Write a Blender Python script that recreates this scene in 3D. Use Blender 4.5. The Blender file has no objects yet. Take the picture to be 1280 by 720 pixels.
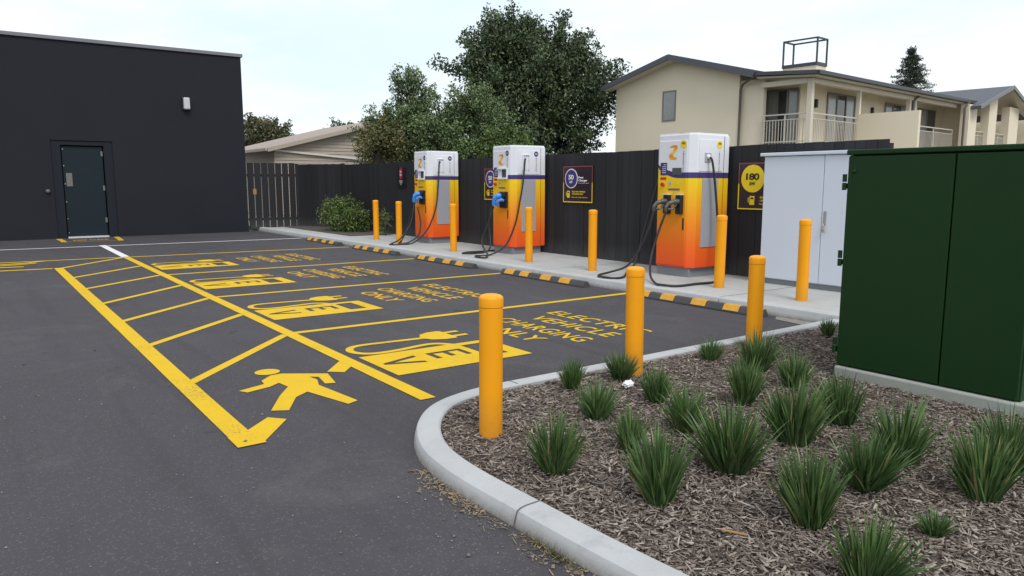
import bpy, bmesh, math, random
import numpy as np
from mathutils import Vector, Matrix, Euler
from mathutils.geometry import tessellate_polygon
R = math.radians
random.seed(7); rng = np.random.default_rng(7)
sc = bpy.context.scene
COL = sc.collection

# ------------------------------------------------------------------ materials
def new_mat(name):
    m = bpy.data.materials.new(name); m.use_nodes = True
    nt = m.node_tree
    return m, nt, nt.nodes['Principled BSDF']
def node(nt, typ, **kw):
    n = nt.nodes.new(typ)
    for k, v in kw.items():
        if k.startswith('i_'): n.inputs[k[2:].replace('_', ' ')].default_value = v
        else: setattr(n, k, v)
    return n
def mix_rgb(nt, fac, a, b, blend='MIX'):
    n = nt.nodes.new('ShaderNodeMix'); n.data_type = 'RGBA'; n.blend_type = blend
    for sock, v in ((n.inputs[0], fac), (n.inputs[6], a), (n.inputs[7], b)):
        if isinstance(v, (float, int)): sock.default_value = v
        elif isinstance(v, (tuple, list)): sock.default_value = (*v, 1) if len(v) == 3 else v
        else: nt.links.new(v, sock)
    return n.outputs[2]
def noise(nt, vec, scale, detail=4, rough=.55, dist=0):
    n = node(nt, 'ShaderNodeTexNoise'); n.inputs['Scale'].default_value = scale
    n.inputs['Detail'].default_value = detail; n.inputs['Roughness'].default_value = rough
    n.inputs['Distortion'].default_value = dist
    nt.links.new(vec, n.inputs['Vector']); return n.outputs['Fac']
def ramp(nt, fac, stops):
    n = node(nt, 'ShaderNodeValToRGB'); e = n.color_ramp.elements
    while len(e) < len(stops): e.new(.5)
    for k, (p, c) in zip(e, stops):
        k.position = p; k.color = (*c, 1) if len(c) == 3 else c
    nt.links.new(fac, n.inputs['Fac']); return n.outputs['Color']
def math_n(nt, op, a, b=None, clamp=False):
    n = node(nt, 'ShaderNodeMath', operation=op); n.use_clamp = clamp
    for s, v in zip(n.inputs, (a, b)):
        if v is None: continue
        if isinstance(v, (int, float)): s.default_value = v
        else: nt.links.new(v, s)
    return n.outputs[0]
def coords(nt, kind='Object'):
    return node(nt, 'ShaderNodeTexCoord').outputs[kind]
def world_pos(nt):
    return node(nt, 'ShaderNodeNewGeometry').outputs['Position']
def bump(nt, b, h, strength=.3, dist=.01):
    n = node(nt, 'ShaderNodeBump'); n.inputs['Strength'].default_value = strength
    n.inputs['Distance'].default_value = dist
    nt.links.new(h, n.inputs['Height']); nt.links.new(n.outputs[0], b.inputs['Normal'])
def c_scale(c, k): return tuple(min(1, x*k) for x in c)

def mat(name, col, rough=.6, var=.12, scale=6, spec=.5, metal=0, bmp=0, bscale=80, island=0):
    """plain material: base colour with soft blotches, optional fine bump and per-piece variation"""
    m, nt, b = new_mat(name)
    p = world_pos(nt)
    n1 = noise(nt, p, scale, 6, .6)
    out = mix_rgb(nt, n1, c_scale(col, 1-var), c_scale(col, 1+var))
    if island:
        g = node(nt, 'ShaderNodeNewGeometry').outputs['Random Per Island']
        f = math_n(nt, 'MULTIPLY_ADD', g, 2*island); nt.nodes[-1].inputs[2].default_value = 1-island
        out = mix_rgb(nt, 1.0, out, f, 'MULTIPLY')
    nt.links.new(out, b.inputs['Base Color'])
    b.inputs['Roughness'].default_value = rough
    b.inputs['Specular IOR Level'].default_value = spec
    b.inputs['Metallic'].default_value = metal
    if bmp: bump(nt, b, noise(nt, p, bscale, 5, .6), bmp, .004)
    return m

M = {}
def asphalt():
    m, nt, b = new_mat('asphalt'); p = world_pos(nt)
    big = noise(nt, p, .35, 5, .6, .6); mid = noise(nt, p, 2.2, 6, .65); fine = noise(nt, p, 95, 3, .7)
    grit = node(nt, 'ShaderNodeTexVoronoi'); grit.inputs['Scale'].default_value = 130; nt.links.new(p, grit.inputs['Vector'])
    c = ramp(nt, big, [(.3, (.042, .0388, .0455)), (.7, (.057, .0533, .061))])
    c = mix_rgb(nt, math_n(nt, 'MULTIPLY', mid, .55), c, (.052, .049, .053))
    c = mix_rgb(nt, math_n(nt, 'MULTIPLY', fine, .6), c, mix_rgb(nt, 1.0, c, (1.9, 1.9, 1.9, 1), 'MULTIPLY'))
    stones = ramp(nt, grit.outputs['Color'], [(.0, (0, 0, 0)), (.80, (0, 0, 0)), (.86, (1, 1, 1))])
    sm = math_n(nt, 'MULTIPLY', stones, .7)
    c = mix_rgb(nt, sm, c, (.12, .118, .125))
    g2 = node(nt, 'ShaderNodeTexVoronoi'); g2.inputs['Scale'].default_value = 62; nt.links.new(p, g2.inputs['Vector'])
    s2 = ramp(nt, g2.outputs['Color'], [(0, (0, 0, 0)), (.86, (0, 0, 0)), (.90, (1, 1, 1))])
    e2 = ramp(nt, g2.outputs['Distance'], [(.22, (1, 1, 1)), (.38, (0, 0, 0))])
    c = mix_rgb(nt, math_n(nt, 'MULTIPLY', math_n(nt, 'MULTIPLY', s2, e2), .6), c, (.17, .163, .16))
    # dust scattered in vague patches
    dust = ramp(nt, noise(nt, p, .9, 7, .7, 1.0), [(.55, (0, 0, 0)), (.75, (1, 1, 1))])
    dd = math_n(nt, 'MULTIPLY', math_n(nt, 'MULTIPLY', dust, fine), .7)
    c = mix_rgb(nt, dd, c, (.15, .145, .145))
    spots = ramp(nt, noise(nt, p, 3.1, 2, .4), [(.24, (1, 1, 1)), (.29, (0, 0, 0))])
    c = mix_rgb(nt, math_n(nt, 'MULTIPLY', spots, .5), c, (.022, .022, .024))
    mp = node(nt, 'ShaderNodeMapping'); mp.inputs['Rotation'].default_value = (0, 0, R(12)); mp.inputs['Scale'].default_value = (2.2, .16, 1); nt.links.new(p, mp.inputs['Vector'])
    tyre = ramp(nt, noise(nt, mp.outputs[0], 1.5, 5, .6, .4), [(.52, (0, 0, 0)), (.70, (1, 1, 1))])
    c = mix_rgb(nt, math_n(nt, 'MULTIPLY', tyre, .32), c, (.032, .0315, .036))
    oil = node(nt, 'ShaderNodeTexVoronoi'); oil.inputs['Scale'].default_value = .55; oil.inputs['Randomness'].default_value = 1
    wob = mix_rgb(nt, .06, p, node(nt, 'ShaderNodeTexNoise').outputs['Color'], 'ADD'); nt.links.new(wob, oil.inputs['Vector'])
    om = ramp(nt, oil.outputs['Distance'], [(.03, (1, 1, 1)), (.10, (0, 0, 0))])
    c = mix_rgb(nt, math_n(nt, 'MULTIPLY', om, .38), c, (.024, .0235, .026))
    nt.links.new(c, b.inputs['Base Color'])
    rr = node(nt, 'ShaderNodeMapRange'); rr.inputs['To Min'].default_value = .72; rr.inputs['To Max'].default_value = .92
    nt.links.new(mid, rr.inputs['Value']); nt.links.new(rr.outputs[0], b.inputs['Roughness'])
    b.inputs['Specular IOR Level'].default_value = .22
    h = math_n(nt, 'ADD', grit.outputs['Distance'], math_n(nt, 'MULTIPLY', fine, .7))
    bump(nt, b, h, .55, .006)
    return m
M['asphalt'] = asphalt()
def paint(name, col, wear):
    m, nt, b = new_mat(name); p = world_pos(nt)
    w = noise(nt, p, 55, 5, .75); w2 = noise(nt, p, 1.3, 4, .6)
    t = math_n(nt, 'ADD', math_n(nt, 'MULTIPLY', w, .75), math_n(nt, 'MULTIPLY', w2, .45))
    f = ramp(nt, t, [(wear, (1, 1, 1)), (wear+.06, (0, 0, 0))])
    c = mix_rgb(nt, noise(nt, p, 4, 4), c_scale(col, .88), c_scale(col, 1.06))
    c = mix_rgb(nt, math_n(nt, 'MULTIPLY', f, .8), c, (.10, .09, .085))
    nt.links.new(c, b.inputs['Base Color']); b.inputs['Roughness'].default_value = .7; b.inputs['Specular IOR Level'].default_value = .2
    bump(nt, b, noise(nt, p, 110, 3, .7), .4, .005)
    return m
M['yellow_paint'] = paint('yellow_road_paint', (.66, .42, .010), .44)
M['lettering_paint'] = paint('faded_yellow_road_paint', (.62, .375, .02), .46)
M['white_paint'] = paint('white_road_paint', (.74, .73, .74), .42)
def concrete(name, col):
    m, nt, b = new_mat(name); p = world_pos(nt)
    c = mix_rgb(nt, noise(nt, p, 1.6, 7, .68, .5), c_scale(col, .70), c_scale(col, 1.18))
    st = ramp(nt, noise(nt, p, 5, 6, .75), [(.56, (0, 0, 0)), (.74, (1, 1, 1))])
    c = mix_rgb(nt, math_n(nt, 'MULTIPLY', st, .38), c, c_scale(col, .42))
    c = mix_rgb(nt, math_n(nt, 'MULTIPLY', noise(nt, p, 140, 2), .35), c, c_scale(col, .7))
    sep = node(nt, 'ShaderNodeSeparateXYZ'); nt.links.new(p, sep.inputs[0])
    low = node(nt, 'ShaderNodeMapRange'); low.inputs['From Min'].default_value = .055; low.inputs['From Max'].default_value = .0; nt.links.new(sep.outputs['Z'], low.inputs['Value'])
    fd = math_n(nt, 'MULTIPLY', low.outputs[0], math_n(nt, 'MULTIPLY', noise(nt, p, 22, 5, .75), 1.5), True)
    c = mix_rgb(nt, fd, c, (.13, .11, .085))
    nt.links.new(c, b.inputs['Base Color']); b.inputs['Roughness'].default_value = .85
    bump(nt, b, noise(nt, p, 60, 6, .7), .35, .006)
    return m
M['kerb'] = concrete('kerb_concrete', (.455, .462, .475))
M['slab'] = concrete('path_concrete', (.43, .435, .43))
M['pad'] = concrete('pad_concrete', (.34, .36, .33))
M['plinth'] = mat('plinth_grey', (.20, .22, .24), .7, .08)
M['joint'] = mat('joint_dark', (.09, .09, .085), .9)
M['soil'] = mat('mulch_soil', (.085, .066, .056), .95, .5, 25, bmp=.8, bscale=60)
def chips():
    m, nt, b = new_mat('bark_chips')
    g = node(nt, 'ShaderNodeNewGeometry').outputs['Random Per Island']
    c = ramp(nt, g, [(0, (.05, .036, .03)), (.18, (.13, .10, .082)), (.5, (.225, .183, .16)), (.82, (.33, .28, .25)), (1, (.50, .43, .37))])
    c = mix_rgb(nt, math_n(nt, 'MULTIPLY', noise(nt, world_pos(nt), 90, 4, .7), .35), c, (.10, .075, .065))
    nt.links.new(c, b.inputs['Base Color']); b.inputs['Roughness'].default_value = .9
    b.inputs['Specular IOR Level'].default_value = .2
    return m
M['chips'] = chips()
M['bollard'] = mat('bollard_yellow', (.84, .335, .005), .45, .035, 3, spec=.3, bmp=.04, bscale=40)
def grime(m):
    nt = m.node_tree; b = nt.nodes['Principled BSDF']; src = b.inputs['Base Color'].links[0].from_socket; p = world_pos(nt)
    sep = node(nt, 'ShaderNodeSeparateXYZ'); nt.links.new(p, sep.inputs[0])
    low = node(nt, 'ShaderNodeMapRange'); low.inputs['From Min'].default_value = .34; low.inputs['From Max'].default_value = .06; nt.links.new(sep.outputs['Z'], low.inputs['Value'])
    f = math_n(nt, 'MULTIPLY', low.outputs[0], math_n(nt, 'MULTIPLY', noise(nt, p, 38, 5, .75), .55), True)
    c = mix_rgb(nt, f, src, (.12, .09, .06))
    mp = node(nt, 'ShaderNodeMapping'); mp.inputs['Scale'].default_value = (40, 40, 7); nt.links.new(p, mp.inputs['Vector'])
    sc_ = ramp(nt, noise(nt, mp.outputs[0], 1.2, 4, .7), [(.66, (0, 0, 0)), (.72, (1, 1, 1))])
    c = mix_rgb(nt, math_n(nt, 'MULTIPLY', sc_, .16), c, (.30, .15, .03)); nt.links.new(c, b.inputs['Base Color'])
grime(M['bollard'])
M['charcoal'] = mat('building_charcoal', (.0175, .0195, .026), .8, .14, .7, spec=.18, bmp=.12, bscale=14)
M['charcoal_frame'] = mat('door_frame_charcoal', (.0135, .0165, .0245), .7, .06, spec=.2)
M['door_blue'] = mat('door_blue_black', (.0075, .0165, .024), .5, .08, spec=.25)
M['flashing'] = mat('flashing_grey', (.17, .17, .195), .5, .06)
M['steel'] = mat('brushed_steel', (.5, .5, .5), .35, .08, 30, metal=.9)
M['dull_steel'] = mat('dull_steel', (.16, .16, .15), .5, .15, 20, metal=.3)
M['lamp_white'] = mat('lamp_white', (.5, .51, .54), .35, .03)
M['black'] = mat('black_plastic', (.012, .012, .013), .4, .1)
M['cable'] = mat('black_rubber_cable', (.018, .018, .02), .55, .15)
M['rubber'] = mat('black_rubber', (.055, .055, .058), .8, .25, 12, bmp=.3, bscale=90)
M['stop_yellow'] = mat('stop_yellow', (.62, .31, .03), .7, .25, 14)
def fence_mat():
    m, nt, b = new_mat('charcoal_stained_timber'); p = world_pos(nt)
    mp = node(nt, 'ShaderNodeMapping'); mp.inputs['Scale'].default_value = (14, 14, .9); nt.links.new(p, mp.inputs['Vector'])
    g = noise(nt, mp.outputs[0], 2.4, 6, .65)
    isl = node(nt, 'ShaderNodeNewGeometry').outputs['Random Per Island']
    c = mix_rgb(nt, g, (.0195, .0197, .0225), (.030, .0302, .0345))
    c = mix_rgb(nt, 1.0, c, ramp(nt, isl, [(0, (.85, .85, .86)), (.6, (1, 1, 1)), (1, (1.2, 1.2, 1.2))]), 'MULTIPLY')
    # splashed dust along the foot of the boards
    sep = node(nt, 'ShaderNodeSeparateXYZ'); nt.links.new(p, sep.inputs[0])
    low = node(nt, 'ShaderNodeMapRange'); low.inputs['From Min'].default_value = .45; low.inputs['From Max'].default_value = .12
    nt.links.new(sep.outputs['Z'], low.inputs['Value'])
    f = math_n(nt, 'MULTIPLY', low.outputs[0], math_n(nt, 'MULTIPLY', noise(nt, p, 6, 5, .7), .5), True)
    c = mix_rgb(nt, f, c, (.14, .14, .135))
    nt.links.new(c, b.inputs['Base Color']); b.inputs['Roughness'].default_value = .75
    b.inputs['Specular IOR Level'].default_value = .2
    bump(nt, b, g, .25, .004)
    return m
M['fence'] = fence_mat()
M['raw_timber'] = mat('raw_timber', (.30, .17, .08), .7, .2, 20)
M['white_metal'] = mat('white_powder_coat', (.60, .65, .745), .45, .025, 2, spec=.3)
M['white_charger'] = mat('charger_white', (.72, .735, .79), .32, .02, 2)
def green_mat():
    m, nt, b = new_mat('dark_green_powder_coat'); p = world_pos(nt)
    c = mix_rgb(nt, noise(nt, p, 1.4, 5, .6), (.0055, .029, .006), (.0078, .037, .0085))
    mp = node(nt, 'ShaderNodeMapping'); mp.inputs['Scale'].default_value = (9, 9, 5); nt.links.new(p, mp.inputs['Vector'])
    s = ramp(nt, noise(nt, mp.outputs[0], 3.1, 3, .7, 1.5), [(.74, (0, 0, 0)), (.78, (1, 1, 1))])
    c = mix_rgb(nt, math_n(nt, 'MULTIPLY', s, .5), c, (.10, .15, .12))
    dirt = ramp(nt, noise(nt, p, 45, 3, .6), [(.70, (0, 0, 0)), (.76, (1, 1, 1))])
    c = mix_rgb(nt, math_n(nt, 'MULTIPLY', dirt, .12), c, (.2, .2, .18))
    nt.links.new(c, b.inputs['Base Color']); b.inputs['Roughness'].default_value = .5
    b.inputs['Specular IOR Level'].default_value = .22
    bump(nt, b, noise(nt, p, 1.6, 2), .06, .02)
    return m
M['green'] = green_mat()
M['cream'] = mat('cream_render', (.74, .66, .525), .88, .05, .8, spec=.2, bmp=.1, bscale=60)
M['cream_light'] = mat('cream_trim', (.62, .56, .47), .7, .05)
M['roof'] = mat('roof_grey', (.085, .09, .108), .6, .08, 2, spec=.3)
M['gutter'] = mat('gutter_dark', (.045, .047, .055), .45, .06)
M['soffit'] = mat('soffit_cream', (.62, .575, .50), .8, .03)
M['downpipe'] = mat('downpipe_brown', (.10, .085, .08), .5, .05)
def glass_mat():
    m, nt, b = new_mat('window_glass'); p = coords(nt)
    c = mix_rgb(nt, noise(nt, p, 1.6, 3), (.02, .028, .03), (.06, .07, .075))
    nt.links.new(c, b.inputs['Base Color']); b.inputs['Roughness'].default_value = .06
    b.inputs['Specular IOR Level'].default_value = .8
    return m
M['glass'] = glass_mat()
M['curtain'] = mat('pale_curtain_glass', (.25, .27, .27), .15, .25, 9, spec=.8)
M['alu'] = mat('bronze_aluminium', (.20, .18, .165), .4, .05)
M['rail'] = mat('cream_rail', (.52, .48, .42), .5, .04)
M['weatherboard'] = mat('weatherboard_taupe', (.40, .345, .295), .75, .07, 1.2)
M['shed_roof'] = mat('shed_roof_taupe', (.43, .385, .35), .7, .10, 1.5)
M['shed_trim'] = mat('shed_trim_white', (.66, .63, .58), .6, .05)
M['bark'] = mat('tree_bark', (.06, .048, .038), .9, .35, 8, bmp=.6, bscale=20)
def leaf_mat(name, stops, rough=.5):
    m, nt, b = new_mat(name)
    g = node(nt, 'ShaderNodeNewGeometry').outputs['Random Per Island']
    c = ramp(nt, g, stops)
    big = noise(nt, world_pos(nt), .9, 3, .6)
    c = mix_rgb(nt, 1.0, c, ramp(nt, big, [(.35, (.72, .74, .72)), (.65, (1.3, 1.25, 1.15))]), 'MULTIPLY')
    nt.links.new(c, b.inputs['Base Color']); b.inputs['Roughness'].default_value = rough
    b.inputs['Specular IOR Level'].default_value = .35
    return m
M['leaf_dark'] = leaf_mat('leaves_dark', [(0, (.025, .045, .024)), (.6, (.06, .092, .044)), (1, (.14, .175, .085))])
M['leaf_mid'] = leaf_mat('leaves_mid', [(0, (.045, .08, .03)), (.6, (.11, .17, .07)), (1, (.21, .27, .12))])
M['leaf_bright'] = leaf_mat('leaves_bright', [(0, (.03, .055, .012)), (.6, (.07, .12, .025)), (1, (.13, .19, .04))])
M['leaf_olive'] = leaf_mat('leaves_olive', [(0, (.04, .05, .02)), (.6, (.10, .11, .04)), (1, (.20, .17, .06))])
M['leaf_brown'] = leaf_mat('leaves_brownish', [(0, (.05, .055, .03)), (.6, (.10, .105, .055)), (1, (.15, .14, .08))])
M['leaf_shrub'] = leaf_mat('leaves_shrub', [(0, (.045, .072, .018)), (.6, (.095, .145, .038)), (1, (.19, .25, .075))])
M['needle'] = leaf_mat('conifer_needles', [(0, (.02, .03, .024)), (.6, (.036, .05, .036)), (1, (.06, .075, .05))])
def blade_mat():
    m, nt, b = new_mat('strap_leaves')
    g = node(nt, 'ShaderNodeNewGeometry').outputs['Random Per Island']
    c = ramp(nt, g, [(0, (.036, .074, .026)), (.5, (.068, .13, .042)), (.9, (.125, .205, .07)), (.965, (.17, .20, .08)), (1, (.28, .21, .11))])
    uv = node(nt, 'ShaderNodeUVMap').outputs[0]
    sep = node(nt, 'ShaderNodeSeparateXYZ'); nt.links.new(uv, sep.inputs[0])
    tip = ramp(nt, sep.outputs['Y'], [(0, (1.15, 1.0, .9)), (.12, (.9, .95, .9)), (.9, (1.05, 1.05, 1.0)), (1, (1.5, 1.3, 1.0))])
    c = mix_rgb(nt, 1.0, c, tip, 'MULTIPLY')
    nt.links.new(c, b.inputs['Base Color']); b.inputs['Roughness'].default_value = .42
    b.inputs['Specular IOR Level'].default_value = .4
    return m
M['blade'] = blade_mat()
M['dry_grass'] = mat('dry_grass', (.25, .195, .12), .9, .3, 20, island=.4)
M['crumb'] = mat('soil_crumbs', (.19, .145, .10), .95, .3, 20, island=.5)
M['stone_bits'] = mat('loose_stones', (.17, .165, .165), .9, .3, 20, island=.5)
M['tissue'] = mat('white_tissue', (.72, .72, .74), .9, .04)
M['ground'] = mat('dry_ground', (.12, .115, .08), .95, .3, .6, bmp=.4, bscale=10)
M['purple'] = mat('sign_purple', (.045, .03, .16), .4, .03)
M['red'] = mat('sign_red', (.55, .03, .025), .4, .05)
M['frame_red'] = mat('sign_frame_dull_red', (.22, .055, .06), .4, .05)
M['magenta'] = mat('sign_crimson', (.42, .012, .05), .4, .05)
M['sign_dark'] = mat('sign_aubergine', (.028, .016, .026), .28, .05)
M['sign_yellow'] = mat('sign_yellow', (.80, .58, .012), .4, .03)
M['sign_white'] = mat('sign_white', (.75, .75, .75), .4, .03)
M['grey_panel'] = mat('grey_grille_panel', (.36, .37, .41), .45, .03)
M['screen'] = mat('grey_screen', (.09, .095, .105), .15, .2, 12)
M['blue_plug'] = mat('blue_plug', (.05, .24, .66), .35, .05)
M['grey_plug'] = mat('grey_plug', (.07, .07, .074), .35, .1)
M['brass'] = mat('worn_brass', (.42, .36, .22), .4, .1, metal=.6)
M['silver'] = mat('silver_lid', (.72, .72, .72), .3, .03, metal=.4)
M['device'] = mat('dome_device', (.12, .12, .13), .25, .05)
def logo_mat():
    m, nt, b = new_mat('ribbon_logo'); o = coords(nt)
    sep = node(nt, 'ShaderNodeSeparateXYZ'); nt.links.new(o, sep.inputs[0])
    f = math_n(nt, 'MULTIPLY_ADD', sep.outputs['Z'], 5.5); nt.nodes[-1].inputs[2].default_value = -9.8
    c = ramp(nt, f, [(0, (.8, .36, .02)), (.3, (.75, .25, .01)), (.55, (.86, .60, .02)), (.85, (.8, .34, .01)), (1, (.75, .22, .01))])
    nt.links.new(c, b.inputs['Base Color']); b.inputs['Roughness'].default_value = .4
    return m
M['logo'] = logo_mat()
def charger_mat():
    """printed wrap: white head, purple band with a swoosh, yellow fading to red-orange"""
    m, nt, b = new_mat('charger_wrap'); o = coords(nt)
    sep = node(nt, 'ShaderNodeSeparateXYZ'); nt.links.new(o, sep.inputs[0])
    y, z = sep.outputs['Y'], sep.outputs['Z']
    t = math_n(nt, 'DIVIDE', math_n(nt, 'SUBTRACT', y, .25), .45, True)
    t2 = math_n(nt, 'MULTIPLY', math_n(nt, 'MULTIPLY', t, t), .13)
    top = math_n(nt, 'ADD', t2, 1.585)
    bot = math_n(nt, 'ADD', math_n(nt, 'MULTIPLY', t2, 1.25), 1.498)
    zz = math_n(nt, 'DIVIDE', z, 1.5, True)
    grad = ramp(nt, zz, [(.08, (.80, .07, .008)), (.32, (.83, .135, .006)), (.58, (.85, .27, .004)), (.80, (.86, .44, .004)), (.97, (.86, .58, .004))])
    c = mix_rgb(nt, math_n(nt, 'GREATER_THAN', z, bot), grad, (.045, .03, .17))
    c = mix_rgb(nt, math_n(nt, 'GREATER_THAN', z, top), c, (.72, .735, .79))
    c = mix_rgb(nt, math_n(nt, 'MULTIPLY', noise(nt, o, 5, 5, .7), .10), c, (.3, .27, .24))
    nt.links.new(c, b.inputs['Base Color']); b.inputs['Roughness'].default_value = .38; b.inputs['Specular IOR Level'].default_value = .3
    return m
M['wrap'] = charger_mat()

# ------------------------------------------------------------------ geometry helpers
class MB:
    def __init__(s): s.v = []; s.f = []
    def add(s, v, f):
        o = len(s.v); s.v += [tuple(p) for p in v]; s.f += [tuple(i+o for i in q) for q in f]; return s
    def box(s, x0, x1, y0, y1, z0, z1, M4=None):
        v = [Vector((x, y, z)) for z in (z0, z1) for y in (y0, y1) for x in (x0, x1)]
        if M4 is not None: v = [M4 @ p for p in v]
        return s.add(v, [(0, 2, 3, 1), (4, 5, 7, 6), (0, 1, 5, 4), (2, 6, 7, 3), (0, 4, 6, 2), (1, 3, 7, 5)])
    def bar(s, a, b, w, h=None, up=(0, 0, 1)):
        """square bar between two points"""
        a, b = Vector(a), Vector(b); d = (b-a).normalized(); h = h or w
        u = Vector(up)
        if abs(d.dot(u)) > .95: u = Vector((1, 0, 0))
        sd = d.cross(u).normalized(); u = sd.cross(d)
        v = []
        for p in (a, b):
            for i, j in ((-1, -1), (1, -1), (1, 1), (-1, 1)): v.append(p+sd*i*w/2+u*j*h/2)
        return s.add(v, [(0, 3, 2, 1), (4, 5, 6, 7)]+[(i, (i+1) % 4, (i+1) % 4+4, i+4) for i in range(4)])
    def prism(s, poly, z0, z1, axis='z'):
        """extrude a CCW polygon; axis says which coordinate is the extrusion"""
        n = len(poly)
        def P(p, t): return {'z': (p[0], p[1], t), 'y': (p[0], t, p[1]), 'x': (t, p[0], p[1])}[axis]
        v = [P(p, z0) for p in poly]+[P(p, z1) for p in poly]
        tri = tessellate_polygon([[Vector((p[0], p[1], 0)) for p in poly]])
        f = [(i, (i+1) % n, (i+1) % n+n, i+n) for i in range(n)]
        f += [tuple(t) for t in tri]+[tuple(i+n for i in reversed(t)) for t in tri]
        return s.add(v, f)
    def tube(s, pts, r, n=10, cap=True):
        pts = [Vector(p) for p in pts]; rs = r if isinstance(r, (list, tuple)) else [r]*len(pts)
        rings = []; prev = None
        for i, p in enumerate(pts):
            d = (pts[min(i+1, len(pts)-1)]-pts[max(i-1, 0)]).normalized()
            u = prev if prev is not None else (Vector((0, 0, 1)) if abs(d.z) < .9 else Vector((1, 0, 0)))
            u = (u-d*u.dot(d)).normalized(); w = d.cross(u); prev = u
            rings.append([p+(u*math.cos(2*math.pi*k/n)+w*math.sin(2*math.pi*k/n))*rs[i] for k in range(n)])
        v = [q for rg in rings for q in rg]; f = []
        for i in range(len(pts)-1):
            for k in range(n): f.append((i*n+k, i*n+(k+1) % n, (i+1)*n+(k+1) % n, (i+1)*n+k))
        if cap: f += [tuple(reversed(range(n))), tuple((len(pts)-1)*n+k for k in range(n))]
        return s.add(v, f)
    def lathe(s, prof, n=32, c=(0, 0)):
        v = []; f = []
        for r, z in prof:
            for k in range(n): v.append((c[0]+r*math.cos(2*math.pi*k/n), c[1]+r*math.sin(2*math.pi*k/n), z))
        for i in range(len(prof)-1):
            for k in range(n): f.append((i*n+k, i*n+(k+1) % n, (i+1)*n+(k+1) % n, (i+1)*n+k))
        f += [tuple(reversed(range(n))), tuple((len(prof)-1)*n+k for k in range(n))]
        return s.add(v, f)
    def flat(s, loops, z, mapf=None):
        """flat sheet with holes: loops[0] outline, others holes"""
        lp = [[Vector((p[0], p[1], 0)) for p in l] for l in loops]
        tri = tessellate_polygon(lp); al = [p for l in lp for p in l]
        out = []
        for t in tri:
            a, b, c = (al[i] for i in t)
            out.append(tuple(t) if (b-a).cross(c-a).z > 0 else tuple(reversed(t)))
        v = [(p.x, p.y, z) for p in al]
        if mapf: v = [mapf(q) for q in v]
        return s.add(v, out)
    def build(s, name, m, parent=None, bevel=0, smooth=False, segs=2):
        me = bpy.data.meshes.new(name); me.from_pydata(s.v, [], s.f); me.materials.append(m)
        bm = bmesh.new(); bm.from_mesh(me); bmesh.ops.recalc_face_normals(bm, faces=bm.faces) if not getattr(s, 'keep', False) else None
        bm.to_mesh(me); bm.free()
        o = bpy.data.objects.new(name, me); COL.objects.link(o)
        if parent is not None: o.parent = parent
        if bevel:
            b = o.modifiers.new('bevel', 'BEVEL'); b.width = bevel; b.segments = segs; b.limit_method = 'ANGLE'; b.angle_limit = R(40)
        if smooth:
            me.polygons.foreach_set('use_smooth', [True]*len(me.polygons))
            try: me.set_sharp_from_angle(angle=R(38))
            except Exception: pass
        return o
def sheet(): b = MB(); b.keep = True; return b
def np_mesh(name, verts, nper, m, parent=None, uv=None, smooth=False, faces=None):
    """fast mesh: verts (N,3); every nper verts form one polygon, or faces (F,k)"""
    me = bpy.data.meshes.new(name)
    verts = np.asarray(verts, dtype=np.float32).reshape(-1, 3); n = len(verts)
    if faces is None: faces = np.arange(n, dtype=np.int32).reshape(-1, nper)
    k = faces.shape[1]
    me.vertices.add(n); me.vertices.foreach_set('co', verts.ravel())
    me.loops.add(faces.size); me.loops.foreach_set('vertex_index', faces.astype(np.int32).ravel())
    me.polygons.add(len(faces))
    me.polygons.foreach_set('loop_start', np.arange(0, faces.size, k, dtype=np.int32))
    me.update(calc_edges=True)
    if uv is not None:
        l = me.uv_layers.new(name='UVMap'); l.data.foreach_set('uv', uv[faces.ravel()].astype(np.float32).ravel())
    if smooth: me.polygons.foreach_set('use_smooth', np.ones(len(faces), dtype=bool))
    me.materials.append(m); me.validate()
    o = bpy.data.objects.new(name, me); COL.objects.link(o)
    if parent is not None: o.parent = parent
    return o
def tag(o, label=None, cat=None, group=None, kind=None):
    if label: o['label'] = label
    if cat: o['category'] = cat
    if group: o['group'] = group
    if kind: o['kind'] = kind
    return o
def thing(name, label, cat, loc=(0, 0, 0), rz=0, group=None):
    o = bpy.data.objects.new(name, None); o.empty_display_size = .2; COL.objects.link(o)
    o.location = loc; o.rotation_euler = (0, 0, rz)
    return tag(o, label, cat, group)
def struct(o): o['kind'] = 'structure'; return o
def kids(o): return [c for c in bpy.data.objects if c.parent == o]
def copy_tree(o, parent=None):
    c = o.copy(); COL.objects.link(c); c.parent = parent
    for k in kids(o): copy_tree(k, c)
    return c
def text_geo(txt, w, h, bold=.0, spacing=1.0):
    """lettering as triangles in a w x h box with origin at lower left; returns verts2d, faces"""
    cu = bpy.data.curves.new('lettering', 'FONT'); cu.body = txt; cu.size = 1; cu.offset = bold; cu.fill_mode = 'FRONT'
    cu.space_character = spacing; cu.resolution_u = 3
    ob = bpy.data.objects.new('lettering', cu); COL.objects.link(ob)
    bpy.context.view_layer.update()
    me = bpy.data.meshes.new_from_object(ob.evaluated_get(bpy.context.evaluated_depsgraph_get()))
    v = [(p.co.x, p.co.y) for p in me.vertices]; f = [tuple(p.vertices) for p in me.polygons]
    bpy.data.objects.remove(ob); bpy.data.curves.remove(cu); bpy.data.meshes.remove(me)
    x0 = min(p[0] for p in v); x1 = max(p[0] for p in v); y0 = min(p[1] for p in v); y1 = max(p[1] for p in v)
    sx = w/(x1-x0) if w else h/(y1-y0); sy = h/(y1-y0)
    return [((p[0]-x0)*sx, (p[1]-y0)*sy) for p in v], f
def put_text(mb, txt, w, h, mapf, bold=0., spacing=1.):
    v, f = text_geo(txt, w, h, bold, spacing); mb.add([mapf(p[0], p[1]) for p in v], f); return mb
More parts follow.
